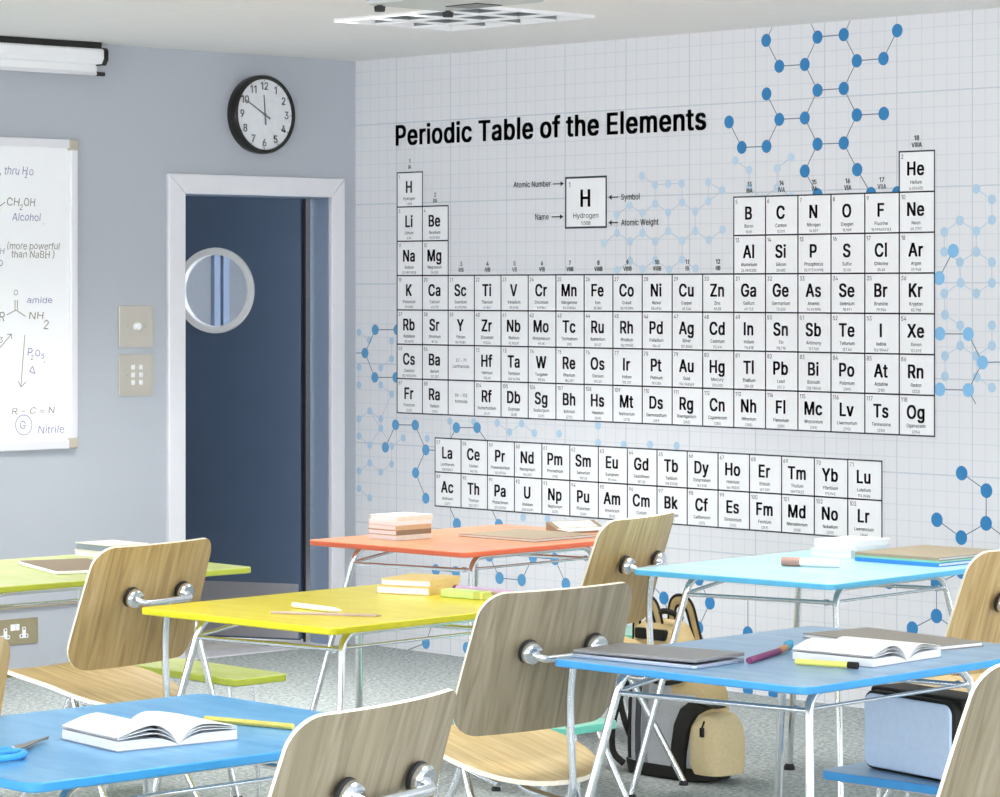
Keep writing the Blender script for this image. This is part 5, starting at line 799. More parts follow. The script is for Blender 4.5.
def seat_pos(x, t_):                 # t_ from the rear edge forward
    y = -.10+t_
    z = .356+.21*t_ if t_ < .43 else .356+.21*t_-(t_-.43)**2*7
    dish = .35*x*x*(1-abs(t_/SEATL-.5))
    return Vector((x, y, z+dish+(.25*(.07-t_)**2*10*.4 if t_ < .07 else 0)))
FLZ = -.068/.957
def make_chair(label, back='oak', seat='oak_seat'):
    t = thing('classroom_chair', label, 'chair', group='plywood classroom chairs')
    r0, r1 = .085, .06
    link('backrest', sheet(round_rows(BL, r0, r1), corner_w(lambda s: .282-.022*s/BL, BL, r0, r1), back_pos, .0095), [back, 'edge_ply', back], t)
    r0, r1 = .205, .07
    link('seat', sheet(round_rows(SEATL, r0, r1), corner_w(lambda s: .215+.0*s, SEATL, r0, r1), seat_pos, .0125), [seat, 'edge_ply', 'oak'], t)
    # back bracket: two chrome cups on black rubber pads joined by a bar, on a kinked upright that runs down under the seat
    s = .226
    nb = Vector((0, -math.cos(LEAN), -math.sin(LEAN)))
    for sx_ in (-1, 1):
        c_ = back_pos(sx_*0.1125, s)+nb*.0105; Q = nb.to_track_quat('Z', 'Y').to_matrix().to_4x4(); Q.translation = c_
        bm = bmesh.new(); lathe(bm, [(0, 0), (.0295, 0), (.031, .003), (.031, .008), (.029, .010), (0, .010)], 24, Q); pad = link('rubber_pad', bm, 'black_rubber', t)
        bm = bmesh.new(); lathe(bm, [(0, .0095), (.0275, .0095), (.0295, .013), (.0295, .024), (.025, .030), (0, .030)], 24, Q)
        box(bm, -.017, .017, -.0022, .0022, .0299, .0306, mat=Q @ Matrix.Rotation(.6, 4, 'Z')); link('cup', bm, 'chrome', t)
    a, b = back_pos(-0.1125, s)+nb*.032, back_pos(0.1125, s)+nb*.032
    tubeobj('cross_bar', fillet([a, a+nb*.028+Vector((.012, 0, -.004)), b+nb*.028+Vector((-.012, 0, -.004)), b], .022, 6), .0105, 'chrome', t, 12)
    m_ = (a+b)/2+nb*.028+Vector((0, 0, -.004))
    kink = Vector((0, -.098, .555))
    tubeobj('upright', fillet([m_, kink, (0, -.112, .30), (0, .06, .315), (0, .12, .345)], .05, 6), .0108, 'chrome', t, 12)
    zr = lambda y: seat_pos(.15, y+.10).z-.021
    for sx_ in (-1, 1):
        ap = Vector((sx_*.165, .115, zr(.115)-.006))
        tubeobj('side_rail', [(sx_*.165, -.02, zr(-.02)), (sx_*.165, .115, zr(.115)), (sx_*.165, .26, zr(.26))], .008, 'chrome', t)
        for yf in (-.125, .36):
            ft = Vector((sx_*.205, yf, FLZ+.012)); leg = tubeobj('leg', fillet([ap+Vector((0, (yf-.115)*.03, 0)), ap+(ft-ap)*.12, ft], .03), [.0105]*7+[.0105], 'bright_metal', t)
            bm = bmesh.new(); lathe(bm, [(0, 0), (.015, 0), (.016, .006), (.011, .016), (0, .016)], 14, Matrix.Translation((ft.x, ft.y, FLZ))); link('foot', bm, 'black_rubber', leg)
    tubeobj('seat_bar', [(-.165, .115, zr(.115)-.004), (0, .12, .345), (.165, .115, zr(.115)-.004)], .009, 'chrome', t)
    return t
DISC_Y = (back_pos(0, .226)+Vector((0, -math.cos(LEAN), -math.sin(LEAN)))*.04).y
DISC_Z = back_pos(0, .226).z
CHK, CHZ = .957, .068
def place_chair(o, px, py, yaw, z=None):
    rz = PI/2+math.radians(yaw); p = on_z(px, py, DISC_Z*CHK+CHZ); off = Matrix.Rotation(rz, 3, 'Z') @ Vector((0, DISC_Y*CHK, 0))
    o.location = (p.x-off.x, p.y-off.y, CHZ); o.scale = (CHK,)*3; o.rotation_euler = (0, 0, rz)
CH = [("oak chair pulled up to the lime desk, whole golden backrest in view", 'oak', 165, 593, 12),
      ("oak chair with shade-toned back in the centre, between the yellow desk and the grey laptop", 'oak_shaded', 570, 647, -1),
      ("oak chair with shade-toned back nearest the camera, at the azure desk with the open book", 'oak_shaded', 396, 784, 14),
      ("oak chair at the coral desk, its back turned in front of the wall print", 'oak', 649, 561, 17),
      ("oak chair at the cyan desk by the stacked folders, cut by the right edge", 'oak', 1031, 598, 6),
      ("oak chair with shade-toned back at the right edge, in front of the desk with the blue satchel", 'oak_shaded', 1060, 728, 8),
      ("chair mostly out of frame behind the azure desk, only its backrest edge showing", 'oak', -77, 714, 3)]
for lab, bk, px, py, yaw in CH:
    place_chair(make_chair(lab, bk, 'oak' if 'lime' in lab else 'oak_seat'), px, py, yaw)  # lime desk chair: darker oak paints the shade on its seat

U, V, DZ, DT = .76, .98, .72, .018
def desk(name_label, top, edge, A, yaw=0, U=U, V=V, extra=(), legs=(.135, .73)):
    t = thing('school_desk', name_label, 'desk', (A.x, A.y, 0), math.radians(yaw), group='coloured school desks')
    bm = bmesh.new(); prism(bm, rrect(0, U, 0, V, .032, 8), DZ-DT, DZ, 0, 1); link('tabletop', bm, [top, edge], t, bevel=.003)
    SPV = .125; v0, v1 = legs; zt_ = DZ-DT-.0108; r = .0105
    uf, ub = U-.10, .11
    for u, sp in ((uf, .11), (ub, -.134)):
        for va, sg in ((v0, -1), (v1, 1)):
            m_ = (v0+v1)/2
            foot = (u+sp, va+sg*SPV, .012)
            leg = tubeobj('leg', fillet([(u, m_, zt_), (u, va, zt_), foot], .055, 8), r, 'bright_metal', t, 14)
            bm = bmesh.new(); lathe(bm, [(0, 0), (.018, 0), (.019, .008), (.0135, .02), (0, .02)], 14, Matrix.Translation((foot[0], foot[1], 0))); link('foot', bm, 'black_rubber', leg)
    def on_leg(u, sp, va, sg, z):
        k = (zt_-z)/(zt_-.012); return Vector((u+sp*k, va+sg*SPV*k, z))
    for va, sg in ((v0, -1), (v1, 1)):
        a, b = on_leg(ub, -.134, va, sg, .637), on_leg(uf, .11, va, sg, .648)
        bm = bmesh.new(); tube(bm, [a, b], .0065, 10)
        c_ = a+(b-a)*.93; tube(bm, [c_, c_+(b-a).normalized()*.012], .010, 10); link('side_rail', bm, 'chrome', t)
    a, b = on_leg(uf, .11, v0, -1, .652), on_leg(uf, .11, v1, 1, .652)
    tubeobj('front_rail', [a, b], .0045, 'chrome', t)
    a = on_leg(ub, -.134, v0, -1, .640)
    tubeobj('brace', [a, (ub+.02, v0+.36, zt_+.008)], .006, 'chrome', t)
    for p0, p1 in extra: tubeobj('inner_leg', [p0, p1], .0115, 'bright_metal', t, 12)
    return t
def Apx(px, py): return on_z(px, py, DZ)
A_yel, A_cor, A_cya, A_blu = Apx(137, 607.5), Apx(306, 539.8), Apx(630, 568.8), Apx(549.5, 658.3)
A_lime = Apx(255, 567)-Vector((U, V, 0)); A_azu = Apx(209.5, 692)-Vector((0, V, 0))
D_lime = desk('lime green school desk against the grey wall under the whiteboard', 'lime', 'edge_lime', A_lime, legs=(.075, .78))
D_yel = desk('bright yellow school desk in the middle with a white pen and two books', 'yellow', 'edge_yellow', A_yel, 3.5, extra=())
D_cor = desk('coral red school desk by the printed wall carrying five stacked books', 'coral', 'edge_coral', A_cor, 3.5)
D_cya = desk('pale cyan school desk by the printed wall with a fat marker on it', 'cyan', 'edge_cyan', A_cya, 5, legs=(.16, .73))
D_blu = desk('denim blue school desk at right holding laptop, pen and open book', 'blue_lam', 'edge_blue', A_blu, 2.7)
D_azu = desk('azure blue school desk at lower left with scissors and open book', 'blue_lam2', 'edge_blue', A_azu, V=.96)
def bench(label, top, edge, A, legmat='bright_metal', v0=.815, v1=1.06, yaw=0):
    u0, u1, z = .15, .81, .385
    t = thing('low_bench', label, 'low bench', A+Matrix.Rotation(math.radians(yaw), 3, 'Z') @ Vector((u0, v0, 0))-Vector((0, 0, A.z)), math.radians(yaw), 'narrow low benches')
    L, Wd = u1-u0, v1-v0
    bm = bmesh.new(); prism(bm, rrect(0, L, 0, Wd, .03, 5), z-.022, z, 0, 1); link('bench_top', bm, [top, edge], t, bevel=.003)
    for a, b in ((.13, .08), (L-.13, .08), (.13, Wd-.05), (L-.13, Wd-.05)):
        tubeobj('leg', [(a, b, z-.022), (a+(.02 if a > L/2 else -.02), b+(.015 if b > Wd/2 else -.01), 0)], .006, legmat, t)
    bm = bmesh.new(); box(bm, .05, L-.05, .03, Wd-.03, z-.030, z-.022); link('under_plate', bm, 'alu_dark', t, False)
    return t
B_lime = bench('narrow lime low bench showing behind the yellow desk leg', 'lime', 'edge_lime', A_lime, v0=.862, v1=1.08)
B_mint1 = bench('narrow mint low bench, corner seen beside the central chair seat', 'mint', 'edge_mint', A_yel, yaw=3.5)
B_mint2 = bench('narrow mint low bench, tip seen behind the backpack top', 'mint', 'edge_mint', A_cor, yaw=3.5)
B_blue = bench('narrow blue low bench carrying the blue satchel', 'blue_lam', 'edge_blue', A_blu, yaw=2.7)

# ------------------------------------------------------------------ things on the desks
def foot(PL, PF, PR, z):
    a, b, c = on_z(*PL, z), on_z(*PF, z), on_z(*PR, z)
    e1 = b-a; ang = math.atan2(e1.y, e1.x); ex = e1.normalized(); ey = Vector((-ex.y, ex.x, 0)); d = (c-b).dot(ey)
    return a, ang, e1.length, d          # origin at PL, local x towards PF, local y away from the viewer
def book(label, org, ang, w, d, z, h, cover, pages='paper_grey', dx=0, dy=0, da=0, cat='book', name='book', group=None, soft=.0025, spine=None):
    t = thing(name, label, cat, (org.x, org.y, z), ang+da, group)
    c = soft
    bm = bmesh.new(); box(bm, dx+.003, dx+w-.003, dy+.003, dy+d-.004, c, h-c); link('pages', bm, pages, t, False)
    bm = bmesh.new(); box(bm, dx, dx+w, dy, dy+d, 0, c); box(bm, dx, dx+w, dy, dy+d, h-c, h)
    if spine == 'x1': box(bm, dx+w-.003, dx+w, dy, dy+d, c, h-c)
    if spine == 'y1': box(bm, dx, dx+w, dy+d-.003, dy+d, c, h-c)
    if spine == 'y0': box(bm, dx, dx+w, dy, dy+.003, c, h-c)
    link('cover', bm, cover, t, False)
    return t
for k, c in (('cover_yellow', 'dfc27e'), ('cover_cream', 'e6e0d2'), ('cover_tan', 'cdb893'), ('cover_white', 'ecebe8'), ('cover_brown', '8f7d66'), ('cover_greybrown', '8c857b'), ('cover_slate', '8d97a8'), ('folder_blue', '2f86d6'), ('folder_green', '7cc7b0'), ('folder_white', 'eef0f2'), ('folder_taupe', '9c8f78'), ('laptop_grey', '7f8086'), ('laptop_edge', '8f9cb4'), ('orange', 'b98a5c'), ('plum', '7a3364'), ('teal', '3f96b8'), ('pencil_yellow', 'd3d468'), ('pencil_gold', 'dfcf6a'), ('lilac', 'd3b3da'), ('lime_box', 'cdeb8a'), ('lead_pink', 'b79f9f'), ('marker_cap', 'a98578'), ('scissor_blue', '3fa4e8'), ('blade', '6f6357'), ('tan', 'c5b083'), ('tan_light', 'd8c79c'), ('bag_grey', 'b4b7bd'), ('bag_dark', '4a4d55'), ('bag_mid', '85878d'), ('bag_black', '14130f'), ('satchel_blue', 'c9dcf4'), ('dark_page', '2a2d33')):
    M[k] = plain(k, c, .6, vary=.04, scale=50)
M['blade'] = plain('scissor_steel', '8d8478', .3, .8)
M['laptop_grey'] = plain('laptop_grey_metal', '8b8a8c', .4, .4, .02)
M['laptop_edge'] = plain('laptop_silver_edge', 'aab4c6', .35, .5, .02)
for k in ('tan', 'tan_light', 'bag_grey', 'bag_dark', 'bag_mid', 'bag_black'): 
    c_ = {'tan': 'c2ab7c', 'tan_light': 'd4c297', 'bag_grey': 'b4b6ba', 'bag_dark': '45474e', 'bag_mid': '8e9096', 'bag_black': '16140f'}[k]
    M[k] = plain('bag_fabric_'+k, c_, .8, vary=.08, scale=120, bump=.3)
EPS = .0006
# yellow desk: two books, a lime box, a lilac strip, white pen and pencil
a, ang, w, d = foot((376, 593.3), (429.3, 596), (454, 588.5), DZ); d *= .8
book('lower white edged book of the pair on the yellow desk', a, ang, w, d, DZ+EPS, .022, 'cover_yellow', pages='paper', group='books on the yellow desk', spine='x1')
book('upper yellow covered book of the pair on the yellow desk', a, ang, w-.01, d, DZ+.0230, .019, 'cover_yellow', pages='paper', dx=.010, dy=.008, group='books on the yellow desk', spine='x1')
a, ang, w, d = foot((440, 597), (482, 600.5), (488, 598), DZ)
t = thing('eraser', 'long lime green eraser block on the yellow desk beside the books', 'eraser', (a.x, a.y, DZ+EPS), ang)
bm = bmesh.new(); prism(bm, rrect(0, w, 0, .045, .006, 3), 0, .022); link('block', bm, 'lime_box', t, bevel=.003)
bm = bmesh.new(); prism(bm, rrect(w-.035, w+.001, -.001, .046, .006, 3), -.0002, .0224); link('sleeve_end', bm, 'lime', t, bevel=.003)
def pen(name, label, cat, p0, p1, z, r, body, tip=None, cap=None, capf=.2, hexa=False, capfirst=False):
    a, b = on_z(*p0, z), on_z(*p1, z); d = b-a; L = d.length
    t = thing(name, label, cat, (a.x, a.y, z+r*(1.13 if cap else 1)+EPS), math.atan2(d.y, d.x))
    s = 6 if hexa else 14
    def tb(nm, x0, x1, r0, r1, m):
        bm = bmesh.new(); tube(bm, [(x0, 0, 0), (x1, 0, 0)], [r0, r1], s); return link(nm, bm, m, t)
    k0 = L*capf if (cap and capfirst) else 0; k1 = L*(1-capf) if (cap and not capfirst) else L
    if tip: k1 -= r*4
    tb('barrel', k0, k1, r, r, body)
    if cap: tb('cap', 0 if capfirst else k1, k0 if capfirst else k1+L*capf, r*1.12, r*1.12, cap)
    if tip: tb('tip', k1, k1+r*4, r*.95, r*.15, tip)
    return t
pen('lilac_marker', 'lilac marker lying behind the lime eraser on the yellow desk', 'marker', (455, 592), (512, 597), DZ, .009, 'lilac', cap='plum', capf=.04, capfirst=True)
pen('white_pen', 'short white pen lying across the yellow desk', 'pen', (293.5, 608), (342, 614), DZ, .0075, 'white', tip='white')
pen('pencil', 'thin grey pencil in front of the white pen on the yellow desk', 'pencil', (271, 614), (382, 617.5), DZ, .0038, 'lead_pink', tip='blade', hexa=True)
# coral desk
a, ang, w, d = foot((368, 538.6), (397, 541), (431, 537), DZ); d *= .82
covs = ['cover_cream', 'cover_brown', 'cover_tan', 'cover_white', 'cover_cream']
labs = ['bottom white book of the five stacked on the coral desk', 'brown covered book second from the bottom of the coral desk stack', 'middle book of the five stacked on the coral desk', 'thin pale book second from the top of the coral desk stack', 'cream covered topmost book of the stack on the coral desk']
z = DZ+EPS; hs = [.0165, .017, .0165, .0135, .0175]
for i in range(5):
    book(labs[i], a, ang, w, d, z, hs[i], covs[i], pages='paper', dx=random.uniform(-.006, .006), dy=random.uniform(0, .008), da=random.uniform(-.03, .03), group='books stacked on the coral desk', spine='x1', soft=.0016); z += hs[i]+.0004
a, ang, w, d = foot((458.5, 536.5), (534, 542.5), (580, 536), DZ)
book('closed brown folder with white pages on the coral desk', a, ang, w, max(d, .18), DZ+EPS, .010, 'folder_taupe', pages='paper', name='folder', cat='folder', soft=.002)
a, ang, w, d = foot((546, 531), (566, 533.5), (606, 530), DZ)
t = thing('calculator', 'small brown desk calculator on the coral desk near the wall', 'calculator', (a.x, a.y, DZ+EPS), ang)
L, WD = .146, .20
prof = [(0, 0), (L, 0), (L, .007), (.066, .011), (.004, .032), (0, .031)]
bm = bmesh.new(); lo = [bm.verts.new((x, 0, z_)) for x, z_ in prof]; hi = [bm.verts.new((x, WD, z_)) for x, z_ in prof]
bm.faces.new(lo[::-1]); bm.faces.new(hi)
for i in range(6):
    f = bm.faces.new((lo[i], lo[(i+1) % 6], hi[(i+1) % 6], hi[i])); f.material_index = 1 if i == 2 else 0
link('case', bm, ['cover_brown', 'cover_white'], t, False)
sl = math.atan2(.021, .062)
bm = bmesh.new(); box(bm, .006, .060, .02, WD-.02, .0, .0012, mat=Matrix.Translation((.004, 0, .032)) @ Matrix.Rotation(sl, 4, 'Y')); link('display', bm, 'cover_cream', t, False)
for i in range(5):
    for j in range(3):
        bm = bmesh.new(); ky = .02+i*.034; kx = .076+j*.022; zz = .011-(kx-.066)*.05; box(bm, kx, kx+.014, ky, ky+.022, zz-.002, zz+.002); link('key', bm, 'paper', t, False)
# lime desk
a, ang, w, d = foot((17, 564.5), (55, 575), (120, 569), DZ)
t = thing('tablet', 'tablet with brown cover and white rim lying on the lime desk', 'tablet', (a.x, a.y, DZ+EPS), ang)
w_, d_ = w, .23
bm = bmesh.new(); prism(bm, rrect(0, w_, 0, d_, .01, 3), 0, .010); link('rim', bm, 'white', t, bevel=.002)
bm = bmesh.new(); prism(bm, rrect(.006, w_-.004, .006, d_-.006, .008, 3), .0095, .0115); link('cover', bm, 'cover_brown', t, False)
a, ang, w, d = foot((74, 555.5), (112, 559.5), (150, 557), DZ)
book('lower white book of the pair at the back of the lime desk', a, ang, w, .15, DZ+EPS, .018, 'cover_white', pages='paper', group='books on the lime desk')
book('upper slate grey book of the pair at the back of the lime desk', a, ang, w-.01, .15, DZ+.0192, .024, 'cover_cream', pages='cover_slate', dx=.006, group='books on the lime desk')
# cyan desk
a, ang, w, d = foot((810, 555.5), (851, 558.5), (876, 548), DZ); d *= .5
z = DZ+EPS
for i, (lb, hh_) in enumerate((('bottom white book of the three stacked on the cyan desk', .018), ('middle thin white book of the stack on the cyan desk', .010), ('top white book of the three stacked on the cyan desk', .014))):
    book(lb, a, ang, w, d, z, hh_*1.25, 'cover_white', pages='paper', dx=(0, .012, .006)[i], dy=(0, .004, .01)[i], da=(0, .05, -.04)[i], group='white books on the cyan desk', soft=.0018); z += hh_*1.25+.0004
a, ang, w, d = foot((855, 561), (939, 567.5), (975, 557.5), DZ)
z = DZ+EPS
for lb, hh_, cv, pg in (('blue folder at the bottom of the cyan desk pile', .012, 'folder_blue', 'folder_white'), ('green edged folder in the middle of the cyan desk pile', .006, 'folder_green', 'folder_white'), ('taupe folder on top of the cyan desk pile', .010, 'folder_taupe', 'paper_grey')):
    book(lb, a, ang, w-.002, max(d, .2), z, hh_, cv, pages=pg, name='folder', cat='folder', group='folders piled on the cyan desk', soft=.0022, spine='y0'); z += hh_+.0004
pen('board_marker', 'fat white board marker with brown cap on the cyan desk', 'marker', (782.5, 566), (840, 568.5), DZ, .0125, 'white', cap='marker_cap', capf=.32, capfirst=True)
# denim desk
a, ang, w, d = foot((571, 657.5), (695, 670), (733, 661), DZ)
t = thing('laptop', 'closed grey laptop on the left end of the denim blue desk', 'laptop', (a.x, a.y, DZ+EPS), ang)
bm = bmesh.new(); prism(bm, rrect(0, w, 0, d, .008, 3), 0, .009); link('base', bm, 'laptop_edge', t, bevel=.002)
bm = bmesh.new(); prism(bm, rrect(0, w, 0, d, .008, 3), 0, .008, mat=Matrix.Translation((0.001, .001, .0105)) @ Matrix.Rotation(-.012, 4, 'Y')); link('lid', bm, ['laptop_grey'], t, bevel=.002)
a, ang, w, d = foot((803, 638), (919, 653), (973, 645), DZ)
book('flat taupe folder lying behind the open book on the denim desk', a, ang, w, d, DZ+EPS, .011, 'cover_greybrown', pages='paper', name='folder', cat='folder', soft=.002)
pen('highlighter', 'slim yellow highlighter with black end in front of the open book', 'highlighter', (796, 665.5), (858, 669.5), DZ, .0072, 'pencil_yellow', cap='bag_black', capf=.16)
t = pen('ballpoint_pen', 'plum ballpoint pen with an orange and teal end on denim desk', 'pen', (749, 664), (779, 654.5), DZ, .0075, 'plum')
a, b = on_z(779, 654.5, DZ), on_z(790, 650, DZ); L0 = (on_z(779, 654.5, DZ)-on_z(749, 664, DZ)).length
bm = bmesh.new(); tube(bm, [(L0, 0, 0), (L0+.02, 0, .002), (L0+.05, 0, .003)], [.0078, .0082, .0078], 12); link('grip', bm, 'orange', t)
bm = bmesh.new(); tube(bm, [(L0+.05, 0, .003), (L0+.065, 0, .006), (L0+.085, 0, .012)], [.009, .0125, .007], 12); link('clip_end', bm, 'teal', t)

def open_book(label, PL, PF, PR, z, half=None, page_h=.03):
    """spine parallel to PL->PF; pages open to either side"""
    a, ang, L, Wd = foot(PL, PF, PR, z); 
    t = thing('open_book', label, 'book', (a.x, a.y, z+EPS), ang)
    w = Wd/2 if half is None else half
    def block(nm, sgn, s0, top):
        n = 10; bm = bmesh.new(); lo, hi = [], []
        for k in range(n+1):
            x = k/n; y = s0+sgn*x*w
            lo.append((y, .0)); hi.append((y, top(x)))
        for (l0, l1, h0, h1) in zip(lo, lo[1:], hi, hi[1:]):
            v = [bm.verts.new((X, p[0], p[1])) for X in (0, L) for p in (l0, l1, h1, h0)]
            bm.faces.new(v[:4]); bm.faces.new(v[4:][::-1]); bm.faces.new((v[0], v[1], v[5], v[4])); bm.faces.new((v[3], v[2], v[6], v[7]))
            if l0 is lo[0]: bm.faces.new((v[0], v[3], v[7], v[4]))
            if l1 is lo[-1]: bm.faces.new((v[1], v[2], v[6], v[5]))
        bmesh.ops.remove_doubles(bm, verts=bm.verts[:], dist=1e-6); link(nm, bm, 'paper_grey', t)
    def sheets(sgn, s0, f, th=.0009):
        n = 14; bm = bmesh.new(); prev = None
        for k in range(n+1):
            x = k/n; y = s0+sgn*x*w; zt__ = f(x)
            cur = [bm.verts.new((X, y, zz)) for X in (-.001, L+.001) for zz in (zt__, zt__+th)]
            if prev:
                bm.faces.new((prev[1], cur[1], cur[3], prev[3])); bm.faces.new((prev[0], prev[2], cur[2], cur[0]))
                bm.faces.new((prev[0], cur[0], cur[1], prev[1])); bm.faces.new((prev[2], prev[3], cur[3], cur[2]))
            else: bm.faces.new(cur[:2]+cur[2:][::-1])
            prev = cur
        link('page', bm, 'paper', t)
    s0 = w
    arch = lambda x: math.sin(PI*min(1, x**.75))
    for sgn, hgt in ((-1, 1.0), (1, .62)):
        base = lambda x: .004+(page_h*.5)*(1-(1-min(1, x*2.2))**2)
        block('page_block', sgn, s0+sgn*.001, base)
        for q in range(1, 4):
            k = q/3*hgt
            sheets(sgn, s0+sgn*.001, lambda x: .0045+(page_h*.5+.002*q)*(1-(1-min(1, x*2.2))**2)+page_h*.62*k*arch(x))
    bm = bmesh.new(); box(bm, -.002, L+.002, s0-w-.003, s0+w+.003, -.0003, .0018); link('cover', bm, 'cover_slate', t, False)
    return t
open_book('thick open book with arched pages on the azure desk at lower left', (62.6, 739.5), (118, 752.5), (241, 741), DZ)
open_book('open book with arched pages on the denim desk at right', (793, 660), (873, 668), (936, 657), DZ)
pen('yellow_pencil', 'yellow pencil lying beyond the open book on the azure desk', 'pencil', (205, 722), (293, 730), DZ, .0062, 'pencil_gold', hexa=True)
# scissors
p0, p1 = on_z(12, 753, DZ), on_z(48, 741.5, DZ); d = p1-p0
t = thing('scissors', 'scissors with bright blue handles at the left edge of azure desk', 'scissors', (p0.x, p0.y, DZ+EPS), math.atan2(d.y, d.x))
L = d.length
for sg, zz in ((1, .004), (-1, .007)):
    bm = bmesh.new(); prism(bm, [(-.01, sg*.015), (.02, sg*.019), (L, sg*.002), (L, -sg*.001), (.02, -sg*.003), (-.01, -sg*.006)], zz, zz+.0025); link('blade', bm, 'blade', t, False)
    bm = bmesh.new(); cx_, cy_ = -.075, -sg*.032
    tube(bm, [(cx_+.042*math.cos(k*PI/12), cy_+.022*math.sin(k*PI/12)+.0*k, .008) for k in range(25)], .0065, 10, caps=False)
    tube(bm, [(-.005, sg*.002, .008), (-.025, -sg*.010, .008), (-.045, -sg*.018, .008)], [.005, .0065, .0065], 10); link('handle', bm, 'scissor_blue', t)
bm = bmesh.new(); lathe(bm, [(0, .0125), (.005, .012), (.006, .0095), (0, .0095)], 14); link('pivot_screw', bm, 'bright_metal', t)

# ------------------------------------------------------------------ backpack on the carpet under the denim desk
p = on_z(661, 778, 0.0)
bag = thing('backpack', 'tan and grey backpack with black trim standing under the denim desk', 'backpack', (p.x, p.y, 0), 0)
bag.scale = (.85, .75, 1)
def loft(sections, n=40, e=3.2):
    """sections: (z, cx, cy, hx, hy); superellipse rings"""
    bm = bmesh.new(); rings = []
    for z, cx_, cy_, hx_, hy_ in sections:
        ring = []
        for k in range(n):
            a = 2*PI*k/n; c_, s_ = math.cos(a), math.sin(a)
            ring.append(bm.verts.new((cx_+hx_*math.copysign(abs(c_)**(2/e), c_), cy_+hy_*math.copysign(abs(s_)**(2/e), s_), z)))
        rings.append(ring)
    for a, b in zip(rings, rings[1:]):
        for k in range(n): bm.faces.new((a[k], a[(k+1) % n], b[(k+1) % n], b[k]))
    bm.faces.new(rings[0][::-1]); bm.faces.new(rings[-1]); return bm
# local x = along the wall print (image right), local y = away from the left-hand side of the view; the front faces -y
BODY = [(.02, 0, .11, .215, .115), (.06, 0, .11, .221, .125), (.16, 0, .11, .221, .125), (.28, -.004, .112, .214, .118), (.33, -.022, .113, .197, .113), (.38, -.052, .115, .164, .102), (.43, -.076, .118, .136, .088), (.48, -.086, .12, .112, .070), (.50, -.086, .12, .075, .045)]
bm = loft(BODY)
for f in bm.faces:
    c_ = f.calc_center_median(); f.material_index = 0
    if c_.z > .36: f.material_index = 1
    elif c_.x < -.175: f.material_index = 2
    elif (c_.z > .26 and c_.x > .06) or c_.x > .17 or c_.y > .2: f.material_index = 3
link('body', bm, ['bag_grey', 'tan', 'bag_mid', 'tan'], bag)
link('base', loft([(0, 0, .11, .20, .11), (.008, 0, .11, .222, .122), (.035, 0, .11, .229, .128), (.045, 0, .11, .228, .127)]), 'bag_black', bag)
def body_front(x, z):      # y of the front skin
    for a, b in zip(BODY, BODY[1:]):
        if a[0] <= z <= b[0]:
            k = (z-a[0])/(b[0]-a[0]); cx_, cy_, hx_, hy_ = [a[i]+(b[i]-a[i])*k for i in range(1, 5)]
            q = min(.999, abs((x-cx_)/hx_)); return cy_-hy_*(1-q**3.2)**(1/3.2)
    return 0
def strip(nm, pts, w, m, th=.006):
    """ribbon that follows the front skin through (x, z) points"""
    bm = bmesh.new(); prev = None
    for i, (x, z) in enumerate(pts):
        a = Vector(pts[max(0, i-1)]); b = Vector(pts[min(len(pts)-1, i+1)]); d = (b-a).normalized(); nx, nz = -d.y*w/2, d.x*w/2
        c_ = []
        for sx_ in (1, -1):
            X, Z = x+nx*sx_, z+nz*sx_; Y = body_front(X, Z); c_ += [bm.verts.new((X, Y-th, Z)), bm.verts.new((X, Y+.004, Z))]
        if prev:
            bm.faces.new((prev[0], c_[0], c_[2], prev[2])); bm.faces.new((prev[0], prev[1], c_[1], c_[0])); bm.faces.new((prev[2], c_[2], c_[3], prev[3]))
        prev = c_
    return link(nm, bm, m, bag)
strip('webbing', [(-.112, .045+k*.03) for k in range(11)], .028, 'bag_dark')
strip('webbing', [(-.172, .05+k*.03) for k in range(9)], .024, 'bag_black')
strip('grey_panel_edge', [(-.075, .045+k*.03) for k in range(11)], .03, 'bag_mid', .002)
strip('top_piping', [(-.13+k*.036, .345-.045*math.sin(k/8*PI)*.8) for k in range(9)], .016, 'bag_black', .008)
# side pocket with black surround and a zip
bm = loft([(.03, .215, .10, .078, .105), (.06, .215, .095, .082, .12), (.13, .215, .095, .082, .122), (.18, .207, .10, .076, .115), (.215, .195, .105, .062, .09), (.225, .185, .11, .035, .06)], e=2.8)
for f in bm.faces:
    c_ = f.calc_center_median(); f.material_index = 0
link('pocket', bm, 'tan_light', bag)
bm = bmesh.new()
pth = [(.098, .035), (.104, .10), (.118, .17), (.145, .222), (.185, .248), (.225, .247)]
prev = None
for x, z in pth:
    w_ = .036; xb = min(x, .19)
    c_ = [bm.verts.new(q) for q in ((x-w_, body_front(xb-w_, z)-.005, z+.012), (x+w_, body_front(min(x+w_*.4, .205), z)-.02, z-.004), (x+w_, .10, z-.004), (x-w_, .10, z+.012))]
    if prev:
        for i in range(4): bm.faces.new((prev[i], prev[(i+1) % 4], c_[(i+1) % 4], c_[i]))
    else: bm.faces.new(c_)
    prev = c_
bm.faces.new(prev[::-1]); link('pocket_border', bm, 'bag_black', bag)
bm = bmesh.new(); box(bm, -.008, .008, -.006, .006, -.03, .0, mat=Matrix.Translation((.235, -.028, .185))); tube(bm, [(.235, -.012, .205), (.235, -.028, .182)], .004, 8); link('zip_pull', bm, 'bag_black', bag, False, bevel=.002)
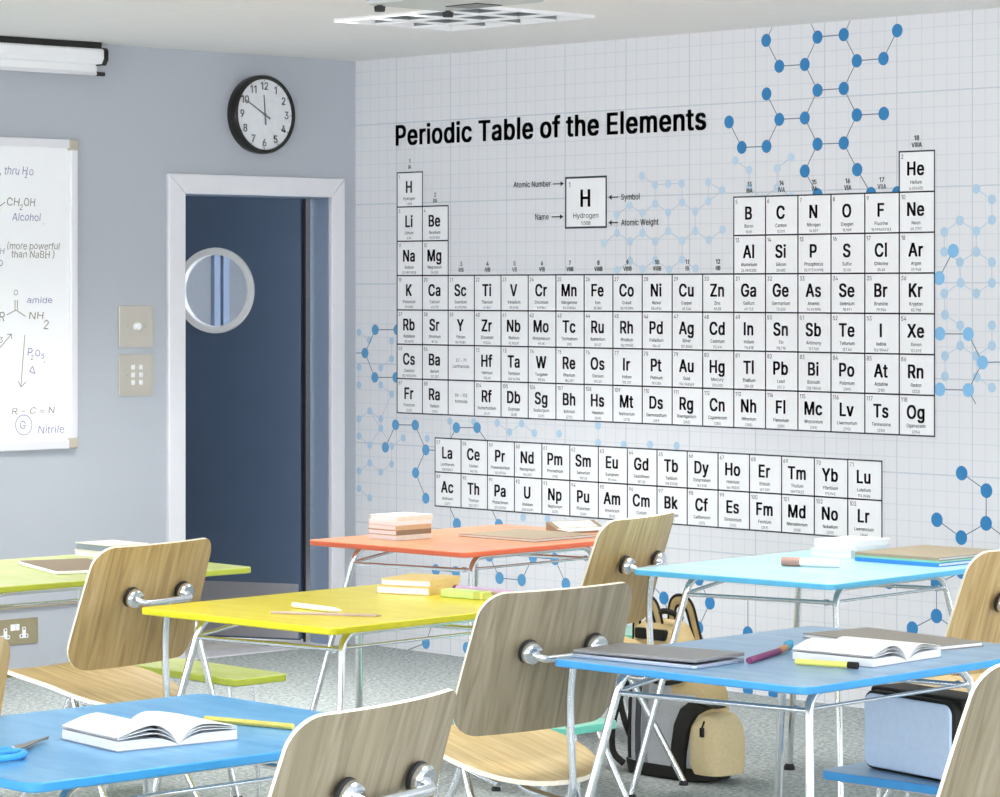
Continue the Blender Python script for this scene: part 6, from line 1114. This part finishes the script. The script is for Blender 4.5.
# top handles and shoulder straps
for y, x_, m_, r in ((.075, -.13, 'tan', .018), (.165, -.02, 'tan', .018)):
    bm = bmesh.new(); tube(bm, fillet([(x_-.06, y, .42), (x_-.055, y, .565), (x_+.03, y, .565), (x_+.09, y, .42)], .07, 7), r, 10, flat=.55); h = link('handle', bm, m_, bag)
    for q in (-1, 1):
        bm = bmesh.new(); tube(bm, fillet([(x_-.06-q*.017, y-.006, .42), (x_-.055-q*.017, y-.006, .565+q*.017), (x_+.03+q*.017, y-.006, .565+q*.017), (x_+.09+q*.017, y-.006, .42)], .07, 7), .005, 8); link('handle_trim', bm, 'bag_black', h)
bm = bmesh.new(); prism(bm, rrect(-.165, -.005, .44, .475, .008, 3), .03, .05, mat=Matrix(((1, 0, 0, 0), (0, 0, 1, 0), (0, 1, 0, 0), (0, 0, 0, 1)))); link('top_band', bm, 'bag_black', bag, False)
bm = bmesh.new(); tube(bm, fillet([(-.09, .10, .515), (-.05, .06, .535), (.0, .06, .535), (.03, .10, .51)], .03), .010, 10); link('grab_loop', bm, 'bag_black', bag)
bm = bmesh.new(); tube(bm, fillet([(-.20, .10, .33), (-.26, .06, .26), (-.29, .03, .14), (-.26, .0, .055), (-.20, .0, .03)], .06), .013, 10, flat=.5); link('shoulder_strap', bm, 'bag_black', bag)
bm = bmesh.new(); tube(bm, fillet([(-.17, .02, .37), (-.21, .0, .33), (-.22, -.005, .24), (-.19, .0, .16), (-.18, .02, .12)], .06), .013, 10, flat=.5); link('shoulder_strap', bm, 'bag_black', bag)

# satchel on the blue bench
p = on_z(862, 767.5, .385); q_ = on_z(952, 785, .385)
SW, SH, SD = (q_-p).length, .196, .135
t = thing('satchel', 'pale blue satchel with black sides standing on the blue bench', 'satchel', (p.x, p.y, .3852), math.atan2((q_-p).y, (q_-p).x))
ol = [(x, z) for x, z in rrect(0, SW, 0, SH, .03, 6)]
X2 = Matrix(((1, 0, 0, 0), (0, 0, 1, 0), (0, 1, 0, 0), (0, 0, 0, 1)))
bm = bmesh.new(); prism(bm, ol, .006, SD, mat=X2); link('body', bm, 'bag_black', t, bevel=.006)
bm = bmesh.new(); prism(bm, rrect(.007, SW-.007, .007, SH-.007, .026, 6), 0, .01, mat=X2); link('front_panel', bm, 'satchel_blue', t, bevel=.004)
bm = bmesh.new(); prism(bm, rrect(-.004, SW+.004, SH-.03, SH+.008, .012, 4), .03, SD+.004, mat=X2); link('flap', bm, 'bag_black', t, bevel=.006)
bm = bmesh.new(); tube(bm, fillet([(-.003, .07, SH-.02), (-.018, .07, .12), (-.022, .07, .05), (-.012, .06, .012)], .04), .009, 8, flat=.5); link('strap', bm, 'bag_black', t)
bm = bmesh.new(); tube(bm, [(SW+.004, .05, .135), (SW+.014, .05, .128), (SW+.014, .09, .128), (SW+.004, .09, .135)], .003, 8); link('buckle', bm, 'chrome', t)

# ------------------------------------------------------------------ daylight and added fill lights
w = bpy.data.worlds.new('daylight'); S.world = w; w.use_nodes = True
n, l = w.node_tree.nodes, w.node_tree.links; bgn = n['Background']
bgn.inputs['Color'].default_value = s2l((.98, .985, 1.0))+(1,); bgn.inputs['Strength'].default_value = 9.2
def lamp(name, loc, sx_, sy_, power, col=(1, 1, 1), spread=180):
    d = bpy.data.lights.new(name, 'AREA'); d.shape = 'RECTANGLE'; d.size = sx_; d.size_y = sy_; d.energy = power; d.color = col; d.spread = math.radians(spread)
    o = bpy.data.objects.new(name, d); COL.objects.link(o); o.location = loc; return o
for i, x in enumerate((1.6, 4.2, 6.8, 9.4)):
    for j, y in enumerate((-1.8, -4.8, -8.4)):
        lamp('ceiling_fill', (x, y, ROOMH-.01), .9, .9, 44 if i == 0 else 22, (1, .99, .96), 108)  # unseen fill lights added without fittings; spread shapes the wall gradient
lamp('corridor_fill', (-1.4, -1.6, 2.55), .6, .6, 9, (.95, .97, 1))  # unseen light added to lift the corridor behind the porthole
